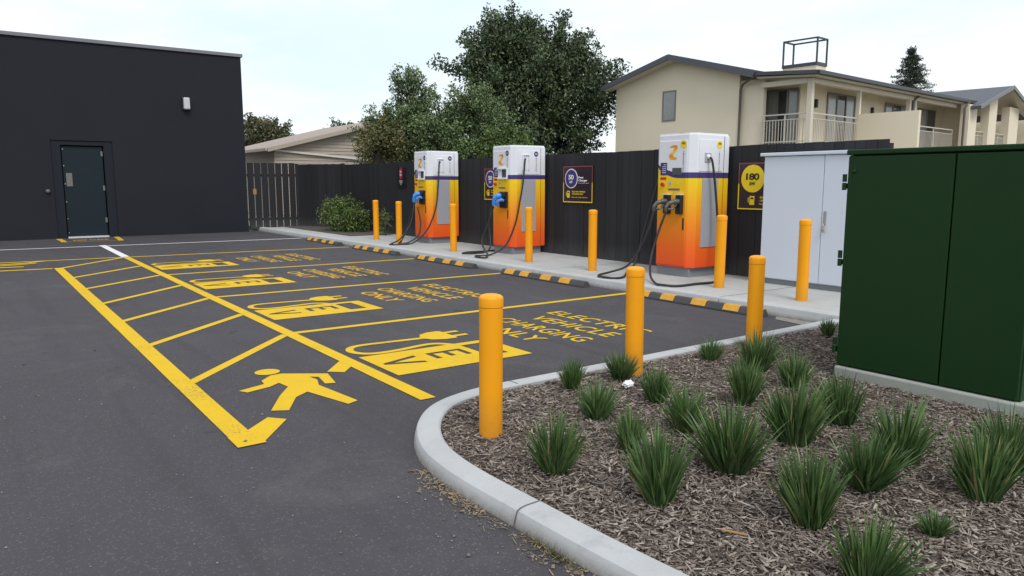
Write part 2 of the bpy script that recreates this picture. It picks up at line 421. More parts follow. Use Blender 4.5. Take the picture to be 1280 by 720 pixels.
def catmull(pts, n=8):
    p = [Vector(q) for q in pts]; p = [2*p[0]-p[1]]+p+[2*p[-1]-p[-2]]; out = []
    for i in range(1, len(p)-2):
        for k in range(n):
            t = k/n
            out.append(.5*((2*p[i])+(p[i+1]-p[i-1])*t+(2*p[i-1]-5*p[i]+4*p[i+1]-p[i+2])*t*t+(3*p[i]-p[i-1]-3*p[i+1]+p[i+2])*t**3))
    out.append(p[-2]); return out
def disc(n, cx, cy, rx, ry=None):
    ry = ry or rx
    return [(cx+rx*math.cos(2*math.pi*i/n), cy+ry*math.sin(2*math.pi*i/n)) for i in range(n)]

# ------------------------------------------------------------------ camera, light, sky
CAMZ = 1.55
cam = bpy.data.cameras.new('camera'); co = bpy.data.objects.new('camera', cam); COL.objects.link(co)
cam.sensor_width = 36; cam.lens = 928/1280*36; cam.clip_end = 3000; cam.clip_start = .05
co.location = (0, 0, CAMZ); co.rotation_euler = (R(90-8.065), 0, R(-36.0)); sc.camera = co
FW = (math.sin(R(36)), math.cos(R(36))); RT = (math.cos(R(36)), -math.sin(R(36)))
def at(px, D):
    """ground position on the bearing of photo column px at D metres ahead (used to stand far trees)"""
    r = (px-640)/937.3*D
    return (FW[0]*D+RT[0]*r, FW[1]*D+RT[1]*r)
def zp(py, D): return CAMZ+(228.5-py)*D/937.3

SUN_EL, SUN_AZ = R(50), R(196)          # azimuth clockwise from +Y
w = bpy.data.worlds.new('World'); sc.world = w; w.use_nodes = True; nt = w.node_tree
bg = nt.nodes['Background']; bg.inputs['Strength'].default_value = .1
sky = node(nt, 'ShaderNodeTexSky', sky_type='NISHITA'); sky.sun_disc = False
sky.sun_elevation = SUN_EL; sky.sun_rotation = SUN_AZ
gen = node(nt, 'ShaderNodeTexCoord').outputs['Generated']
mp = node(nt, 'ShaderNodeMapping'); mp.inputs['Scale'].default_value = (1.0, 1.0, 3.6); mp.inputs['Location'].default_value = (.35, .1, .2)
nt.links.new(gen, mp.inputs['Vector'])
cl = noise(nt, mp.outputs[0], 1.7, 7, .55, .35)
cov = ramp(nt, cl, [(.36, (0, 0, 0)), (.52, (1, 1, 1))])
thin = mix_rgb(nt, noise(nt, mp.outputs[0], 3.1, 5, .55), (5.9, 7.3, 8.2), (7.8, 8.5, 8.9))
cloud = mix_rgb(nt, cov, thin, (8.4, 8.8, 9.05))
fin = mix_rgb(nt, .92, sky.outputs[0], cloud)
nt.links.new(fin, bg.inputs['Color'])
sl = bpy.data.lights.new('sun', 'SUN'); sl.energy = 1.45; sl.angle = R(22); sl.color = (1, .97, .92)
so = bpy.data.objects.new('sun', sl); COL.objects.link(so)
sd = Vector((math.sin(SUN_AZ)*math.cos(SUN_EL), math.cos(SUN_AZ)*math.cos(SUN_EL), math.sin(SUN_EL)))
so.rotation_euler = (-sd).to_track_quat('-Z', 'Y').to_euler()
sc.view_settings.view_transform = 'Standard'; sc.view_settings.look = 'None'
sc.view_settings.exposure = .40; sc.view_settings.gamma = 1; sc.view_settings.use_curve_mapping = False
sc.render.engine = 'CYCLES'; sc.cycles.use_denoising = True; sc.cycles.max_bounces = 6
try: sc.cycles.denoiser = 'OPENIMAGEDENOISE'
except Exception: pass

# ------------------------------------------------------------------ ground
struct(sheet().add([(-900, -900, -.03), (900, -900, -.03), (900, 900, -.03), (-900, 900, -.03)], [(0, 1, 2, 3)]).build('ground', M['ground']))
road = struct(sheet().add([(-40, -30, 0), (7.56, -30, 0), (7.56, 26, 0), (-40, 26, 0)], [(0, 1, 2, 3)]).build('road', M['asphalt']))

def line(mb, a, b, w, z):
    a, b = Vector((*a, z)), Vector((*b, z)); d = (b-a).normalized(); s = Vector((-d.y, d.x, 0))*w/2
    n = max(1, int((b-a).length/.35)); L = []; Rr = []
    for i in range(n+1):
        p = a.lerp(b, i/n); e = random.uniform(-.004, .004); L.append(p+s*(1+e*6)); Rr.append(p-s*(1-e*6))
    for i in range(n): mb.add([L[i], Rr[i], Rr[i+1], L[i+1]], [(0, 1, 2, 3)])
YP = M['yellow_paint']
# aisle edge, outer hatch edge
mb = sheet(); line(mb, (2.57, 4.57), (2.57, 17.42), .125, .005); mb.build('aisle_line', YP, road)
mb = sheet(); line(mb, (1.235, 4.42), (1.225, 15.83), .140, .005); mb.build('hatch_edge_line', YP, road)
mb = sheet()
mb.add([(1.16, 4.34, .007), (1.33, 4.34, .007), (1.33, 4.56, .007), (1.16, 4.56, .007)], [(0, 1, 2, 3)])
mb.add([(1.32, 4.36, .004), (1.58, 4.71, .004), (1.49, 4.82, .004), (1.27, 4.60, .004)], [(0, 1, 2, 3)]); mb.build('hatch_corner', YP, road)
mb = sheet(); mb.add([(2.28, 5.74, .004), (2.39, 5.64, .004), (2.54, 5.82, .004), (2.52, 6.04, .004)], [(0, 1, 2, 3)]); mb.build('hatch_stub', YP, road)
for a, b in (((1.28, 6.04), (2.52, 7.44)), ((1.27, 7.69), (2.52, 8.93)), ((1.27, 9.24), (2.52, 10.46)), ((1.27, 10.77), (2.52, 12.05)),
             ((1.27, 12.45), (2.52, 13.6)), ((1.27, 14.05), (2.52, 15.35)), ((1.24, 15.75), (2.52, 17.32))):
    mb = sheet(); line(mb, a, b, .092, .003); mb.build('hatch_bar', YP, road)
for a, b in (((2.63, 7.47), (7.45, 7.45)), ((2.63, 10.5), (7.45, 10.42)), ((2.63, 13.58), (7.3, 13.5)), ((2.63, 17.33), (7.4, 16.95))):
    mb = sheet(); line(mb, a, b, .10, .003); mb.build('bay_line', YP, road)
mb = sheet(); line(mb, (-9, 18.1), (2.5, 17.38), .10, .003); mb.build('bay_line', YP, road)
mb = sheet(); line(mb, (-9, 17.0), (1.13, 15.80), .12, .003); mb.build('bay_line', YP, road)
mb = sheet(); line(mb, (-9, 21.5), (7.5, 20.45), .11, .004); mb.build('white_boundary_line', M['white_paint'], road)
mb = sheet(); line(mb, (2.60, 21.0), (2.575, 17.44), .15, .005); mb.build('white_aisle_line', M['white_paint'], road)
# part of a further bay symbol at the left edge
mb = sheet()
for pl, ww in (([(1.10, 17.38), (.80, 17.12), (.35, 17.02), (-.6, 17.1), (-1.6, 17.25)], .13), ([(.95, 16.98), (.55, 16.82), (0, 16.78), (-.9, 16.9)], .12), ([(.72, 16.40), (.2, 16.5), (-.4, 16.62), (-1.4, 16.75)], .13)):
    for a, b in zip(pl, pl[1:]): line(mb, a, b, ww, .008+random.uniform(0, .002))
mb.build('faded_bay_symbol', YP, road)
# door keep-clear box with lettering
mb = sheet(); line(mb, (1.93, 24.1), (1.95, 22.7), .13, .004); line(mb, (3.36, 24.1), (3.26, 22.5), .13, .004); mb.build('door_box_stub', YP, road)
mb = sheet(); line(mb, (2.02, 22.72), (3.2, 22.5), .05, .004); mb.build('door_box_line', M['lettering_paint'], road)
mb = sheet(); put_text(mb, 'KEEP CLEAR', .85, .34, lambda u, v: (2.2+u, 23.1+v-.1*u, .004), .02); mb.build('painted_lettering', M['lettering_paint'], road)

def ev_symbol(dy):
    g = sheet()
    body = [(2.70, 5.28), (4.06, 5.27), (4.06, 6.03), (2.70, 6.05)]
    wind = [(3.70, 5.44), (3.70, 5.93), (3.91, 5.93), (3.91, 5.44)]
    E = [(3.25, 5.83), (3.25, 5.60), (3.305, 5.60), (3.305, 5.775), (3.405, 5.775), (3.405, 5.62), (3.46, 5.62), (3.46, 5.775), (3.56, 5.775), (3.56, 5.59), (3.615, 5.59), (3.615, 5.83)]
    V = [(3.13, 5.83), (3.13, 5.77), (2.87, 5.685), (3.12, 5.60), (3.12, 5.54), (2.77, 5.66), (2.77, 5.71)]
    sh = lambda l: [(x, y+dy) for x, y in l]
    g.flat([sh(body), sh(wind), sh(E), sh(V)], .005)
    path = catmull([(3.66, 6.02, 0), (3.58, 6.13, 0), (3.45, 6.17, 0), (3.15, 6.115, 0), (2.93, 6.11, 0), (2.80, 6.17, 0), (2.745, 6.31, 0), (2.80, 6.45, 0), (2.93, 6.505, 0), (3.2, 6.49, 0), (3.62, 6.45, 0)], 6)
    L = []
    for i, p in enumerate(path):
        d = (path[min(i+1, len(path)-1)]-path[max(i-1, 0)]).normalized(); n = Vector((-d.y, d.x, 0))*.036; L.append((p+n, p-n))
    for a, b in zip(L, L[1:]): g.add([(q.x, q.y+dy, .004) for q in (a[0], a[1], b[1], b[0])], [(0, 1, 2, 3)])
    plug = [(3.86, 6.27), (3.89, 6.29), (3.89, 6.33), (4.05, 6.33), (4.05, 6.40), (3.89, 6.40), (3.89, 6.52), (4.05, 6.52), (4.05, 6.59), (3.89, 6.59), (3.89, 6.65), (3.86, 6.67), (3.74, 6.67), (3.63, 6.61), (3.575, 6.51), (3.575, 6.42), (3.62, 6.33), (3.74, 6.27)]
    g.flat([sh(plug)], .005)
    return g.build('charging_symbol', YP, road)
for dy in (0, 3.03, 6.07, 9.12): ev_symbol(dy)
for dy in (0, 3.05, 6.08, 9.15):
    for x0, y0, txt, wd in ((5.49, 6.87, 'ELECTRIC', 1.54), (5.11, 6.73, 'VEHICLE', 1.32), (4.72, 6.88, 'CHARGING', 1.48), (4.36, 6.68, 'ONLY', .99)):
        g = sheet(); put_text(g, txt, wd, .235, lambda u, v: (x0+v, y0+dy-u, .003), .010 if dy == 0 else .020, 1.06)
        g.build('painted_lettering', M['lettering_paint'] if dy else YP, road)
# walking figure
g = sheet()
g.flat([[(1.735, 5.66), (1.75, 5.77), (1.86, 5.89), (1.95, 5.90), (2.26, 5.68), (2.20, 5.37), (2.125, 5.40), (2.16, 5.62), (2.10, 5.67), (2.12, 5.55), (2.07, 5.39), (2.14, 4.83), (2.05, 4.79), (1.93, 5.26), (1.81, 5.17), (1.66, 4.89), (1.555, 4.95), (1.73, 5.28), (1.86, 5.48), (1.84, 5.63), (1.75, 5.56), (1.56, 5.50), (1.52, 5.58)]], .004)
g.flat([disc(24, 1.875, 6.02, .10, .10)], .004)
g.build('walking_figure_symbol', YP, road)

# ------------------------------------------------------------------ paving, kerbs, mulch
def kerb_strip(path, inner, z0, z1, name, m, lip=.028):
    """kerb along outer path; inner path gives back edge; outer top edge is rounded"""
    b = MB(); prof = []
    for o, i in zip(path, inner):
        o, i = Vector((*o, 0)), Vector((*i, 0)); d = (i-o).normalized()
        prof.append([o+Vector((0, 0, z0)), o+d*.018+Vector((0, 0, z1-lip)), o+d*.026+Vector((0, 0, z1-lip*.45)), o+d*.045+Vector((0, 0, z1-.004)), o+d*.075+Vector((0, 0, z1)), i-d*.012+Vector((0, 0, z1)), i+Vector((0, 0, z1-.01)), i+Vector((0, 0, z0))])
    k = len(prof[0]); v = [q for p in prof for q in p]; f = []
    for a in range(len(prof)-1):
        for j in range(k-1): f.append((a*k+j, (a+1)*k+j, (a+1)*k+j+1, a*k+j+1))
    f += [tuple(range(k)), tuple(reversed([(len(prof)-1)*k+j for j in range(k)]))]
    b.add(v, f); return b.build(name, m, None, smooth=True)
# island kerb: straight far side, rounded corner, nearly straight near side
outer = [(7.52, 4.44), (6.3, 4.44), (5.0, 4.435), (4.2, 4.43), (3.55, 4.43), (3.05, 4.43), (2.75, 4.395), (2.5, 4.31), (2.30, 4.17), (2.13, 3.97), (2.0, 3.74), (1.915, 3.5), (1.877, 3.25), (1.866, 3.0)]
outer += [(1.87, 2.78), (1.88, 2.5), (1.89, 2.2), (1.908, 1.9), (1.94, 1.5), (2.0, 1.0), (2.05, .3), (2.2, -.6), (2.5, -2), (3, -4)]
dens = [tuple(p[:2]) for p in catmull([(*p, 0) for p in outer], 4)]
inner = []
for i, p in enumerate(dens):
    a, b = dens[max(i-1, 0)], dens[min(i+1, len(dens)-1)]; d = Vector((b[0]-a[0], b[1]-a[1])).normalized()
    inner.append((p[0]-d.y*.168, p[1]+d.x*.168))
struct(kerb_strip(dens, inner, -.02, .085, 'kerb', M['kerb']))
def joint_at(o, i):
    b = MB(); o, i = Vector((*o, 0)), Vector((*i, 0)); d = (i-o).normalized(); s = Vector((-d.y, d.x, 0))*.004
    pts = [o-d*.002+Vector((0, 0, .0)), o+d*.0165+Vector((0, 0, .058)), o+d*.0235+Vector((0, 0, .0745)), o+d*.043+Vector((0, 0, .0835)), o+d*.076+Vector((0, 0, .0872)), i-d*.012+Vector((0, 0, .0872))]
    for a, c in zip(pts, pts[1:]): b.add([a-s, a+s, c+s, c-s], [(0, 1, 2, 3)])
    return struct(b.build('kerb_joint', M['joint']))
def near_i(x, y): return min(range(len(dens)), key=lambda k: (dens[k][0]-x)**2+(dens[k][1]-y)**2)
for q in ((1.88, 2.6), (3.2, 4.43), (5.2, 4.44), (2.05, .3)):
    i = near_i(*q); joint_at(dens[i], inner[i])
# mulch bed base sheet inside the kerb
poly = [p for p in inner if p[1] > -2.5]+[(7.45, -2.5), (7.5, 4.26)]
sheet().flat([poly], .045).build('mulch_bed', M['soil'])['kind'] = 'structure'
# charging strip: kerb and slab
ys = [26, 24, 22, 20, 18, 16, 14, 12, 10, 8, 6, 4.2, 2, -4]
struct(kerb_strip([(7.53, y) for y in ys], [(7.72, y) for y in ys], -.02, .125, 'kerb', M['kerb']))
mb = MB(); mb.box(7.722, 9.75, -4, 18.75, -.02, .121); mb.box(7.722, 8.25, 18.75, 24.1, -.02, .121); struct(mb.build('pavement', M['slab']))
for y in (5.95, 9.6, 12.35, 14.9, 17.3):
    mb = MB(); mb.add([(7.735, y-.005, .1235), (9.6, y-.005, .1235), (9.6, y+.005, .1235), (7.735, y+.005, .1235)], [(0, 1, 2, 3)]); struct(mb.build('pavement_joint', M['joint']))
    mb = MB(); s = .004; pts = [(7.527, .0), (7.5465, .095), (7.577, .1225), (7.608, .1275), (7.72, .1275)]
    for a, c in zip(pts, pts[1:]): mb.add([(a[0], y-s, a[1]), (c[0], y-s, c[1]), (c[0], y+s, c[1]), (a[0], y+s, a[1])], [(0, 1, 2, 3)])
    struct(mb.build('kerb_joint', M['joint']))
sheet().add([(7.28, 4.46, .004), (7.53, 4.46, .004), (7.53, 5.1, .004), (7.36, 5.0, .004)], [(0, 1, 2, 3)]).build('gutter_channel', M['slab'])['kind'] = 'structure'
mb = MB(); mb.box(8.25, 9.72, 18.75, 24.1, -.02, .135); struct(mb.build('planting_soil', M['soil']))
# pad under the green cabinet
mb = MB(); mb.box(5.36, 6.8, 1.55, 3.10, -.02, .135); struct(mb.build('concrete_pad', M['pad'], bevel=.012))
mb = MB(); mb.box(6.8, 7.50, -2, 3.0, -.02, .11); struct(mb.build('concrete_pad', M['pad'], bevel=.012))

def inside(poly, x, y):
    c = np.zeros(len(x), bool); n = len(poly)
    for i in range(n):
        (x1, y1), (x2, y2) = poly[i], poly[(i+1) % n]
        if y1 == y2: continue
        c ^= ((y1 > y) != (y2 > y)) & (x < (x2-x1)*(y-y1)/(y2-y1)+x1)
    return c
def chip_cloud(name, poly, box_, count, base, m, lmin=.018, lmax=.06, wmin=.005, wmax=.014, dens_near=True, thick=.004, zj=.012):
    x = rng.uniform(box_[0], box_[1], count*3); y = rng.uniform(box_[2], box_[3], count*3)
    if dens_near:  # nearer the camera more of the chips are seen
        keep = rng.uniform(0, 1, len(x)) < np.clip(3.4/np.hypot(x, y), .35, 1)
        x, y = x[keep], y[keep]
    k = inside(poly, x, y); x, y = x[k][:count], y[k][:count]; n = len(x)
    L = rng.uniform(lmin, lmax, n)*rng.uniform(.5, 1, n)/2; W = rng.uniform(wmin, wmax, n)/2; T = rng.uniform(.5, 1, n)*thick
    a = rng.uniform(0, 2*np.pi, n); pt = rng.normal(0, .22, n); rl = rng.normal(0, .35, n)
    d = np.stack([np.cos(a)*np.cos(pt), np.sin(a)*np.cos(pt), np.sin(pt)], 1)
    s = np.stack([-np.sin(a), np.cos(a), np.zeros(n)], 1); u = np.cross(d, s)
    s, u = s*np.cos(rl)[:, None]+u*np.sin(rl)[:, None], u*np.cos(rl)[:, None]-s*np.sin(rl)[:, None]
    c = np.stack([x, y, base+.006+rng.uniform(0, zj, n)], 1)
    tap = rng.uniform(.35, 1, (n, 2))
    vs = []
    for su in (-1, 1):
        for sl, e in ((-1, 0), (1, 1)):
            for sw in (-1, 1):
                vs.append(c+d*(sl*L)[:, None]+s*(sw*W*tap[:, e])[:, None]+u*(su*T/2)[:, None])
    v = np.stack(vs, 1).reshape(-1, 3)
    fb = np.array([(4, 5, 7, 6), (0, 2, 3, 1), (0, 1, 5, 4), (2, 6, 7, 3), (0, 4, 6, 2), (1, 3, 7, 5)])
    f = (np.arange(n)[:, None, None]*8+fb[None]).reshape(-1, 4)
    return tag(np_mesh(name, v, 4, m, faces=f), kind='stuff')
chip_cloud('bark_mulch', [p for p in inner if p[1] > -.5]+[(7.4, -.5), (7.45, 4.22)], (1.95, 7.4, .6, 4.3), 56000, .045, M['chips'], lmin=.012, lmax=.085, wmin=.003, wmax=.016, zj=.016)

# litter of dry grass and stones along the kerb foot and on the asphalt
def litter():
    pts = []
    for i, p in enumerate(dens):
        if 1.2 < p[1] < 3.45 and p[0] < 2.2: pts.append(p)
    P = np.array(pts); n = 120; k = rng.integers(0, len(P)-1, n); t = rng.uniform(0, 1, n)[:, None]
    q = P[k]*(1-t)+P[k+1]*t; q[:, 0] -= np.abs(rng.normal(0, .045, n))+.004
    L = rng.uniform(.015, .06, n); a = rng.uniform(0, np.pi, n); W = .0017
    z = rng.uniform(.003, .014, n)
    d = np.stack([np.cos(a)*L, np.sin(a)*L, rng.uniform(-.004, .006, n)], 1)/2; s = np.stack([-np.sin(a), np.cos(a), 0*a], 1)*W
    c = np.stack([q[:, 0], q[:, 1], z], 1)
    tag(np_mesh('dry_grass_litter', np.stack([c-d-s, c+d-s, c+d+s, c-d+s], 1), 4, M['dry_grass']), 'dry grass litter along the kerb foot', kind='stuff')
    n = 1900; k = rng.integers(0, len(P)-1, n); t = rng.uniform(0, 1, n)[:, None]
    q = P[k]*(1-t)+P[k+1]*t; q[:, 0] -= np.abs(rng.normal(0, .05, n))+.002
    dn = np.sin(q[:, 1]*9)+np.sin(q[:, 1]*4.3+1); kp = rng.uniform(-1.6, 2, n) < dn; q = q[kp]; n = len(q)
    L = rng.uniform(.002, .011, n)*np.where(rng.uniform(0, 1, n) > .95, 2.2, 1); a = rng.uniform(0, np.pi, n)
    d = np.stack([np.cos(a)*L, np.sin(a)*L, rng.normal(0, .0015, n)], 1); s = np.stack([-np.sin(a)*L*.45, np.cos(a)*L*.45, rng.normal(0, .0015, n)], 1)
    c = np.stack([q[:, 0], q[:, 1], rng.uniform(.003, .008, n)], 1)
    tag(np_mesh('soil_crumbs', np.stack([c-d-s, c+d-s*.4, c+d*.7+s, c-d*.8+s], 1), 4, M['crumb']), kind='stuff')
    # small green grass growing in the joint
    n = 170; c = np.stack([1.875-np.abs(rng.normal(0, .018, n)), rng.normal(2.27, .09, n), np.zeros(n)], 1)
    h = rng.uniform(.015, .05, n); le = rng.normal(0, .018, (n, 2)); tip = c+np.stack([le[:, 0]-.008, le[:, 1], h], 1)
    s = np.stack([0*h, 0*h+.0022, 0*h], 1)
    tag(np_mesh('kerb_grass', np.stack([c-s, c+s, tip], 1), 3, M['leaf_olive']), kind='stuff')
    # loose stones
    n = 900; x = rng.uniform(-3.5, 1.75, n); y = rng.uniform(1.6, 8, n)
    k = 90; x[:k] = rng.uniform(1.55, 1.80, k); y[:k] = rng.uniform(1.5, 3.4, k)
    r = rng.uniform(.0025, .008, n)*np.where(rng.uniform(0, 1, n) > .94, 1.9, 1)
    base = np.array([(1, 0, 0), (0, 1, 0), (-1, 0, 0), (0, -1, 0), (0, 0, .8), (0, 0, -.6)])
    v = np.stack([x, y, r*.45], 1)[:, None]+base[None]*r[:, None, None]*rng.uniform(.6, 1.25, (n, 6, 1))
    fb = np.array([(0, 1, 4), (1, 2, 4), (2, 3, 4), (3, 0, 4), (1, 0, 5), (2, 1, 5), (3, 2, 5), (0, 3, 5)])
    f = (np.arange(n)[:, None, None]*6+fb[None]).reshape(-1, 3)
    tag(np_mesh('loose_stones', v.reshape(-1, 3), 3, M['stone_bits'], faces=f), kind='stuff')
litter()

# ------------------------------------------------------------------ bollards
def make_bollard(h):
    t = thing('bollard', None, 'bollard', group='yellow safety bollards')
    r = .07
    MB().lathe([(r, -.02), (r, h-.085)], 40).build('post', M['bollard'], t, smooth=True)
    MB().lathe([(r*.985, h-.086), (r*.985, h-.078), (r*1.035, h-.074), (r*1.035, h-.026), (r*1.0, h-.018), (r*.86, h-.009), (r*.6, h-.003), (r*.25, h)], 40).build('cap', M['bollard'], t, smooth=True)
    return t
short = make_bollard(.86); tall = make_bollard(1.0)
BO = [((2.415, 3.54, .05), 0, 'largest yellow bollard, standing in bark mulch at the rounded kerb corner'),
      ((4.13, 4.05, .05), 0, 'yellow bollard rising behind a grass tuft beside the white litter'),
      ((5.65, 4.05, .05), 0, 'yellow bollard in the mulch bed, in front of the end of the nearest wheel stop'),
      ((8.31, 17.3, .12), 1, 'farthest yellow bollard, nearest the leafy shrub by the fence'),
      ((8.20, 15.85, .12), 1, 'yellow bollard just left of the farthest charger, below the red sign'),
      ((8.15, 13.3, .12), 1, 'yellow bollard in front of the right side of the farthest charger'),
      ((8.17, 10.72, .12), 1, 'yellow bollard in front of the right side of the middle charger'),
      ((8.19, 9.03, .12), 1, 'yellow bollard standing alone below the framed dark 50 kW fence sign'),
      ((8.26, 6.52, .12), 1, 'yellow bollard in front of the right side of the nearest charger'),
      ((8.16, 5.19, .12), 1, 'yellow bollard in front of the white cabinet doors')]
used = set()
for loc, k, lab in BO:
    src = tall if k else short
    o = src if src not in used else copy_tree(src)
    used.add(src); o.location = loc; o['label'] = lab; o.rotation_euler = (random.uniform(-.008, .008), random.uniform(-.008, .008), random.uniform(0, 6))

# ------------------------------------------------------------------ wheel stops
def wheel_stop(y0, y1, blocks, lab, x=7.30):
    L = y1-y0; t = thing('wheel_stop', lab, 'wheel stop', (x, y0, 0), 0, 'rubber wheel stops along the kerb')
    prof = [(0, 0), (.16, 0), (.155, .025), (.115, .088), (.045, .088), (.005, .025)]
    b = MB(); b.prism(prof, 0, L, 'y'); b.build('rubber_block', M['rubber'], t, bevel=.008)
    for a, c in blocks:
        s = MB(); a, c = L*(1-a), L*(1-c)
        pr = [(.002, .0255), (.0435, .0905), (.1165, .0905), (.158, .0255)]
        for p, q in zip(pr, pr[1:]): s.add([(p[0], c, p[1]), (p[0], a, p[1]), (q[0], a, q[1]), (q[0], c, q[1])], [(0, 1, 2, 3)])
        s.build('yellow_marker', M['stop_yellow'], t)
BL = [(.05, .17), (.25, .36), (.51, .63), (.73, .85)]
wheel_stop(5.17, 7.25, [(.05, .15), (.25, .36), (.50, .61), (.74, .85), (.955, .998)], 'nearest striped wheel stop, at the end of the bay beside the mulch island', 7.31)
wheel_stop(8.25, 10.38, BL, 'striped wheel stop in front of the lone bollard below the fence sign', 7.29)
wheel_stop(11.28, 13.40, BL, 'striped wheel stop at the kerb between the middle and farthest chargers', 7.28)
wheel_stop(14.3, 16.5, BL, 'striped wheel stop in front of the two bollards left of the farthest charger', 7.28)
wheel_stop(17.4, 19.6, BL, 'farthest striped wheel stop, in front of the leafy shrub bed', 7.3)

# ------------------------------------------------------------------ chargers
G = 'electric vehicle chargers along the fence'
def strip_text(parent, txt, w, h, mapf, m, name='lettering', bold=.01, sp=.92):
    b = MB(); b.keep = True; put_text(b, txt, w, h, mapf, bold, sp); return b.build(name, m, parent)
def front(u0, z0, x=-.016):            # lettering on the -X face: u runs towards -Y
    return lambda u, v: (x, u0-u, z0+v)
def side(u0, z0, y=-.003):             # lettering on the -Y face: u runs towards +X
    return lambda u, v: (u0+u, y, z0+v)
def charger_base(loc, lab):
    t = thing('ev_charger', lab, 'charger', loc, 0, G)
    plan = [(0, .10), (.09, 0), (.80, 0), (.80, .78), (.09, .78), (0, .69)]
    MB().prism(plan, .145, 2.15).build('cabinet_body', M['wrap'], t, bevel=.012)
    MB().box(.05, .76, .07, .72, -.01, .146).build('plinth', M['plinth'], t, bevel=.006)
    cap = [(.012, .108), (.095, .012), (.79, .012), (.79, .768), (.095, .768), (.012, .682)]
    MB().prism(cap, 2.148, 2.168).build('top_cover', M['white_charger'], t, bevel=.004)
    MB().box(-.013, .002, .118, .672, .17, 2.06).build('front_door', M['wrap'], t, bevel=.005)
    MB().box(.12, .66, -.009, .002, 1.60, 2.07).build('side_head_panel', M['wrap'], t, bevel=.004)
    MB().box(.70, .802, -.007, .002, .16, 2.13).build('rear_side_panel', M['wrap'], t, bevel=.004)
    g = MB(); g.box(.205, .56, -.014, .002, .46, 1.495)
    for k in range(34): z = .50+k*.029; g.box(.225, .54, -.0165, -.0135, z, z+.017)
    g.build('vent_panel', M['grey_panel'], t)
    h = MB(); h.box(-.019, -.012, .14, .17, .72, .90); h.build('door_handle', M['black'], t, bevel=.004)
    n = MB(); n.box(-.0165, -.0125, .505, .635, 1.545, 1.735); nn = n.build('notice', M['purple'], t)
    for k in range(5): 
        q = MB(); q.box(-.0185, -.0162, .52, .60 if k else .57, 1.70-k*.03, 1.708-k*.03); q.build('notice_line', M['sign_white'], nn)
    MB().box(-.0165, -.0125, .515, .635, 1.475, 1.515).build('red_sticker', M['red'], t)
    b = MB(); pts = [(-.03, .575, 1.405)]
    b.tube([(-.012, .575, 1.405), (-.035, .575, 1.405)], .026, 16); b.tube([(-.034, .575, 1.405), (-.048, .575, 1.405)], [.034, .03], 16); b.build('stop_button', M['red'], t, smooth=True)
    for k, y in enumerate((.44, .29)): MB().tube([(-.012, y, 1.42), (-.0165, y, 1.42)], .03, 18).build('payment_badge', M['grey_panel'] if k == 0 else M['sign_yellow'], t)
    MB().box(-.0165, -.0125, .24, .47, 1.315, 1.345).build('name_plate', M['dull_steel'], t)
    # ribbon emblem
    z = MB(); z.keep = True
    pl = [(.468, 1.962), (.42, 1.985), (.36, 1.997), (.318, 1.990), (.302, 1.962), (.318, 1.925), (.355, 1.885), (.395, 1.848), (.392, 1.832), (.355, 1.818), (.298, 1.788), (.36, 1.778), (.425, 1.782), (.464, 1.805), (.472, 1.838), (.448, 1.872), (.40, 1.910), (.362, 1.945), (.372, 1.958), (.41, 1.962)]
    z.flat([[(-p[0], p[1]) for p in pl]], 0, lambda q: (-.0165, -q[0], q[1])); z.build('ribbon_emblem', M['logo'], t)
    return t
def side_seams(t):
    b = MB(); b.box(.69, .695, -.003, .002, .16, 2.13); b.build('panel_gap', M['black'], t)
def cable(t, pts, name='charging_cable', r=.017):
    return MB().tube(catmull(pts, 8), r, 10).build(name, M['cable'], t, smooth=True)

def old_charger(loc, lab, paths, num):
    t = charger_base(loc, lab); side_seams(t)
    b = MB()                                # screen hood: a white bezel round a recessed screen
    b.box(-.060, -.012, .16, .47, 1.695, 1.72); b.box(-.035, -.012, .16, .19, 1.53, 1.70); b.box(-.035, -.012, .44, .47, 1.53, 1.70); b.box(-.055, -.012, .16, .47, 1.50, 1.535); b.box(-.018, -.012, .35, .44, 1.535, 1.695)
    s = b.build('screen_bezel', M['white_charger'], t, bevel=.004); MB().box(-.020, -.0135, .19, .35, 1.535, 1.695).build('screen', M['screen'], s)
    for f, (u, zz) in ((0, (.175, 2.01)), (1, (.57, 2.00))):
        b = MB()
        if f == 0: b.tube([(-.012, u, zz), (-.0165, u, zz)], .052, 24)
        else: b.tube([(u, -.008, zz), (u, -.0125, zz)], .052, 24)
        d = b.build('round_sticker', M['purple'], t)
        strip_text(d, num, .055, .035, front(u+.028, zz-.018, -.0185) if f == 0 else side(u-.028, zz-.018, -.0145), M['sign_white'])
    strip_text(t, 'Fast Charger', .28, .03, lambda u, v: (-.0165, .19-v, 1.92-u), M['purple'])
    strip_text(t, 'Fast Charger', .28, .03, lambda u, v: (.555+v, -.0115, 1.92-u), M['purple'])
    b = MB()                                # cable outlet recess on the side
    b.box(.225, .24, -.04, -.008, 1.68, 1.97); b.box(.375, .39, -.04, -.008, 1.68, 1.97); b.box(.225, .39, -.04, -.008, 1.97, 1.985); b.box(.24, .375, -.015, -.008, 1.68, 1.97)
    b.build('cable_outlet', M['white_charger'], t, bevel=.003)
    b = MB(); b.box(-.055, -.012, .15, .40, .93, 1.255); hb = b.build('holster', M['black'], t, bevel=.01)
    MB().box(-.10, -.05, .165, .385, 1.15, 1.235).build('holster_socket', M['black'], hb, bevel=.01)
    c = MB(); c.tube(catmull([(-.05, .30, 1.14), (-.11, .31, 1.17), (-.17, .34, 1.15), (-.20, .37, 1.07), (-.19, .385, .98)], 5), [.05]*4+[.058]*6+[.05]*4+[.04]*7, 14)
    c.tube(catmull([(-.06, .23, 1.08), (-.12, .25, 1.09), (-.16, .29, 1.05), (-.155, .33, .97)], 5), .032, 10)
    cn = c.build('plug_connector', M['blue_plug'], t, smooth=True)
    for p in paths: cable(t, p)
    return t
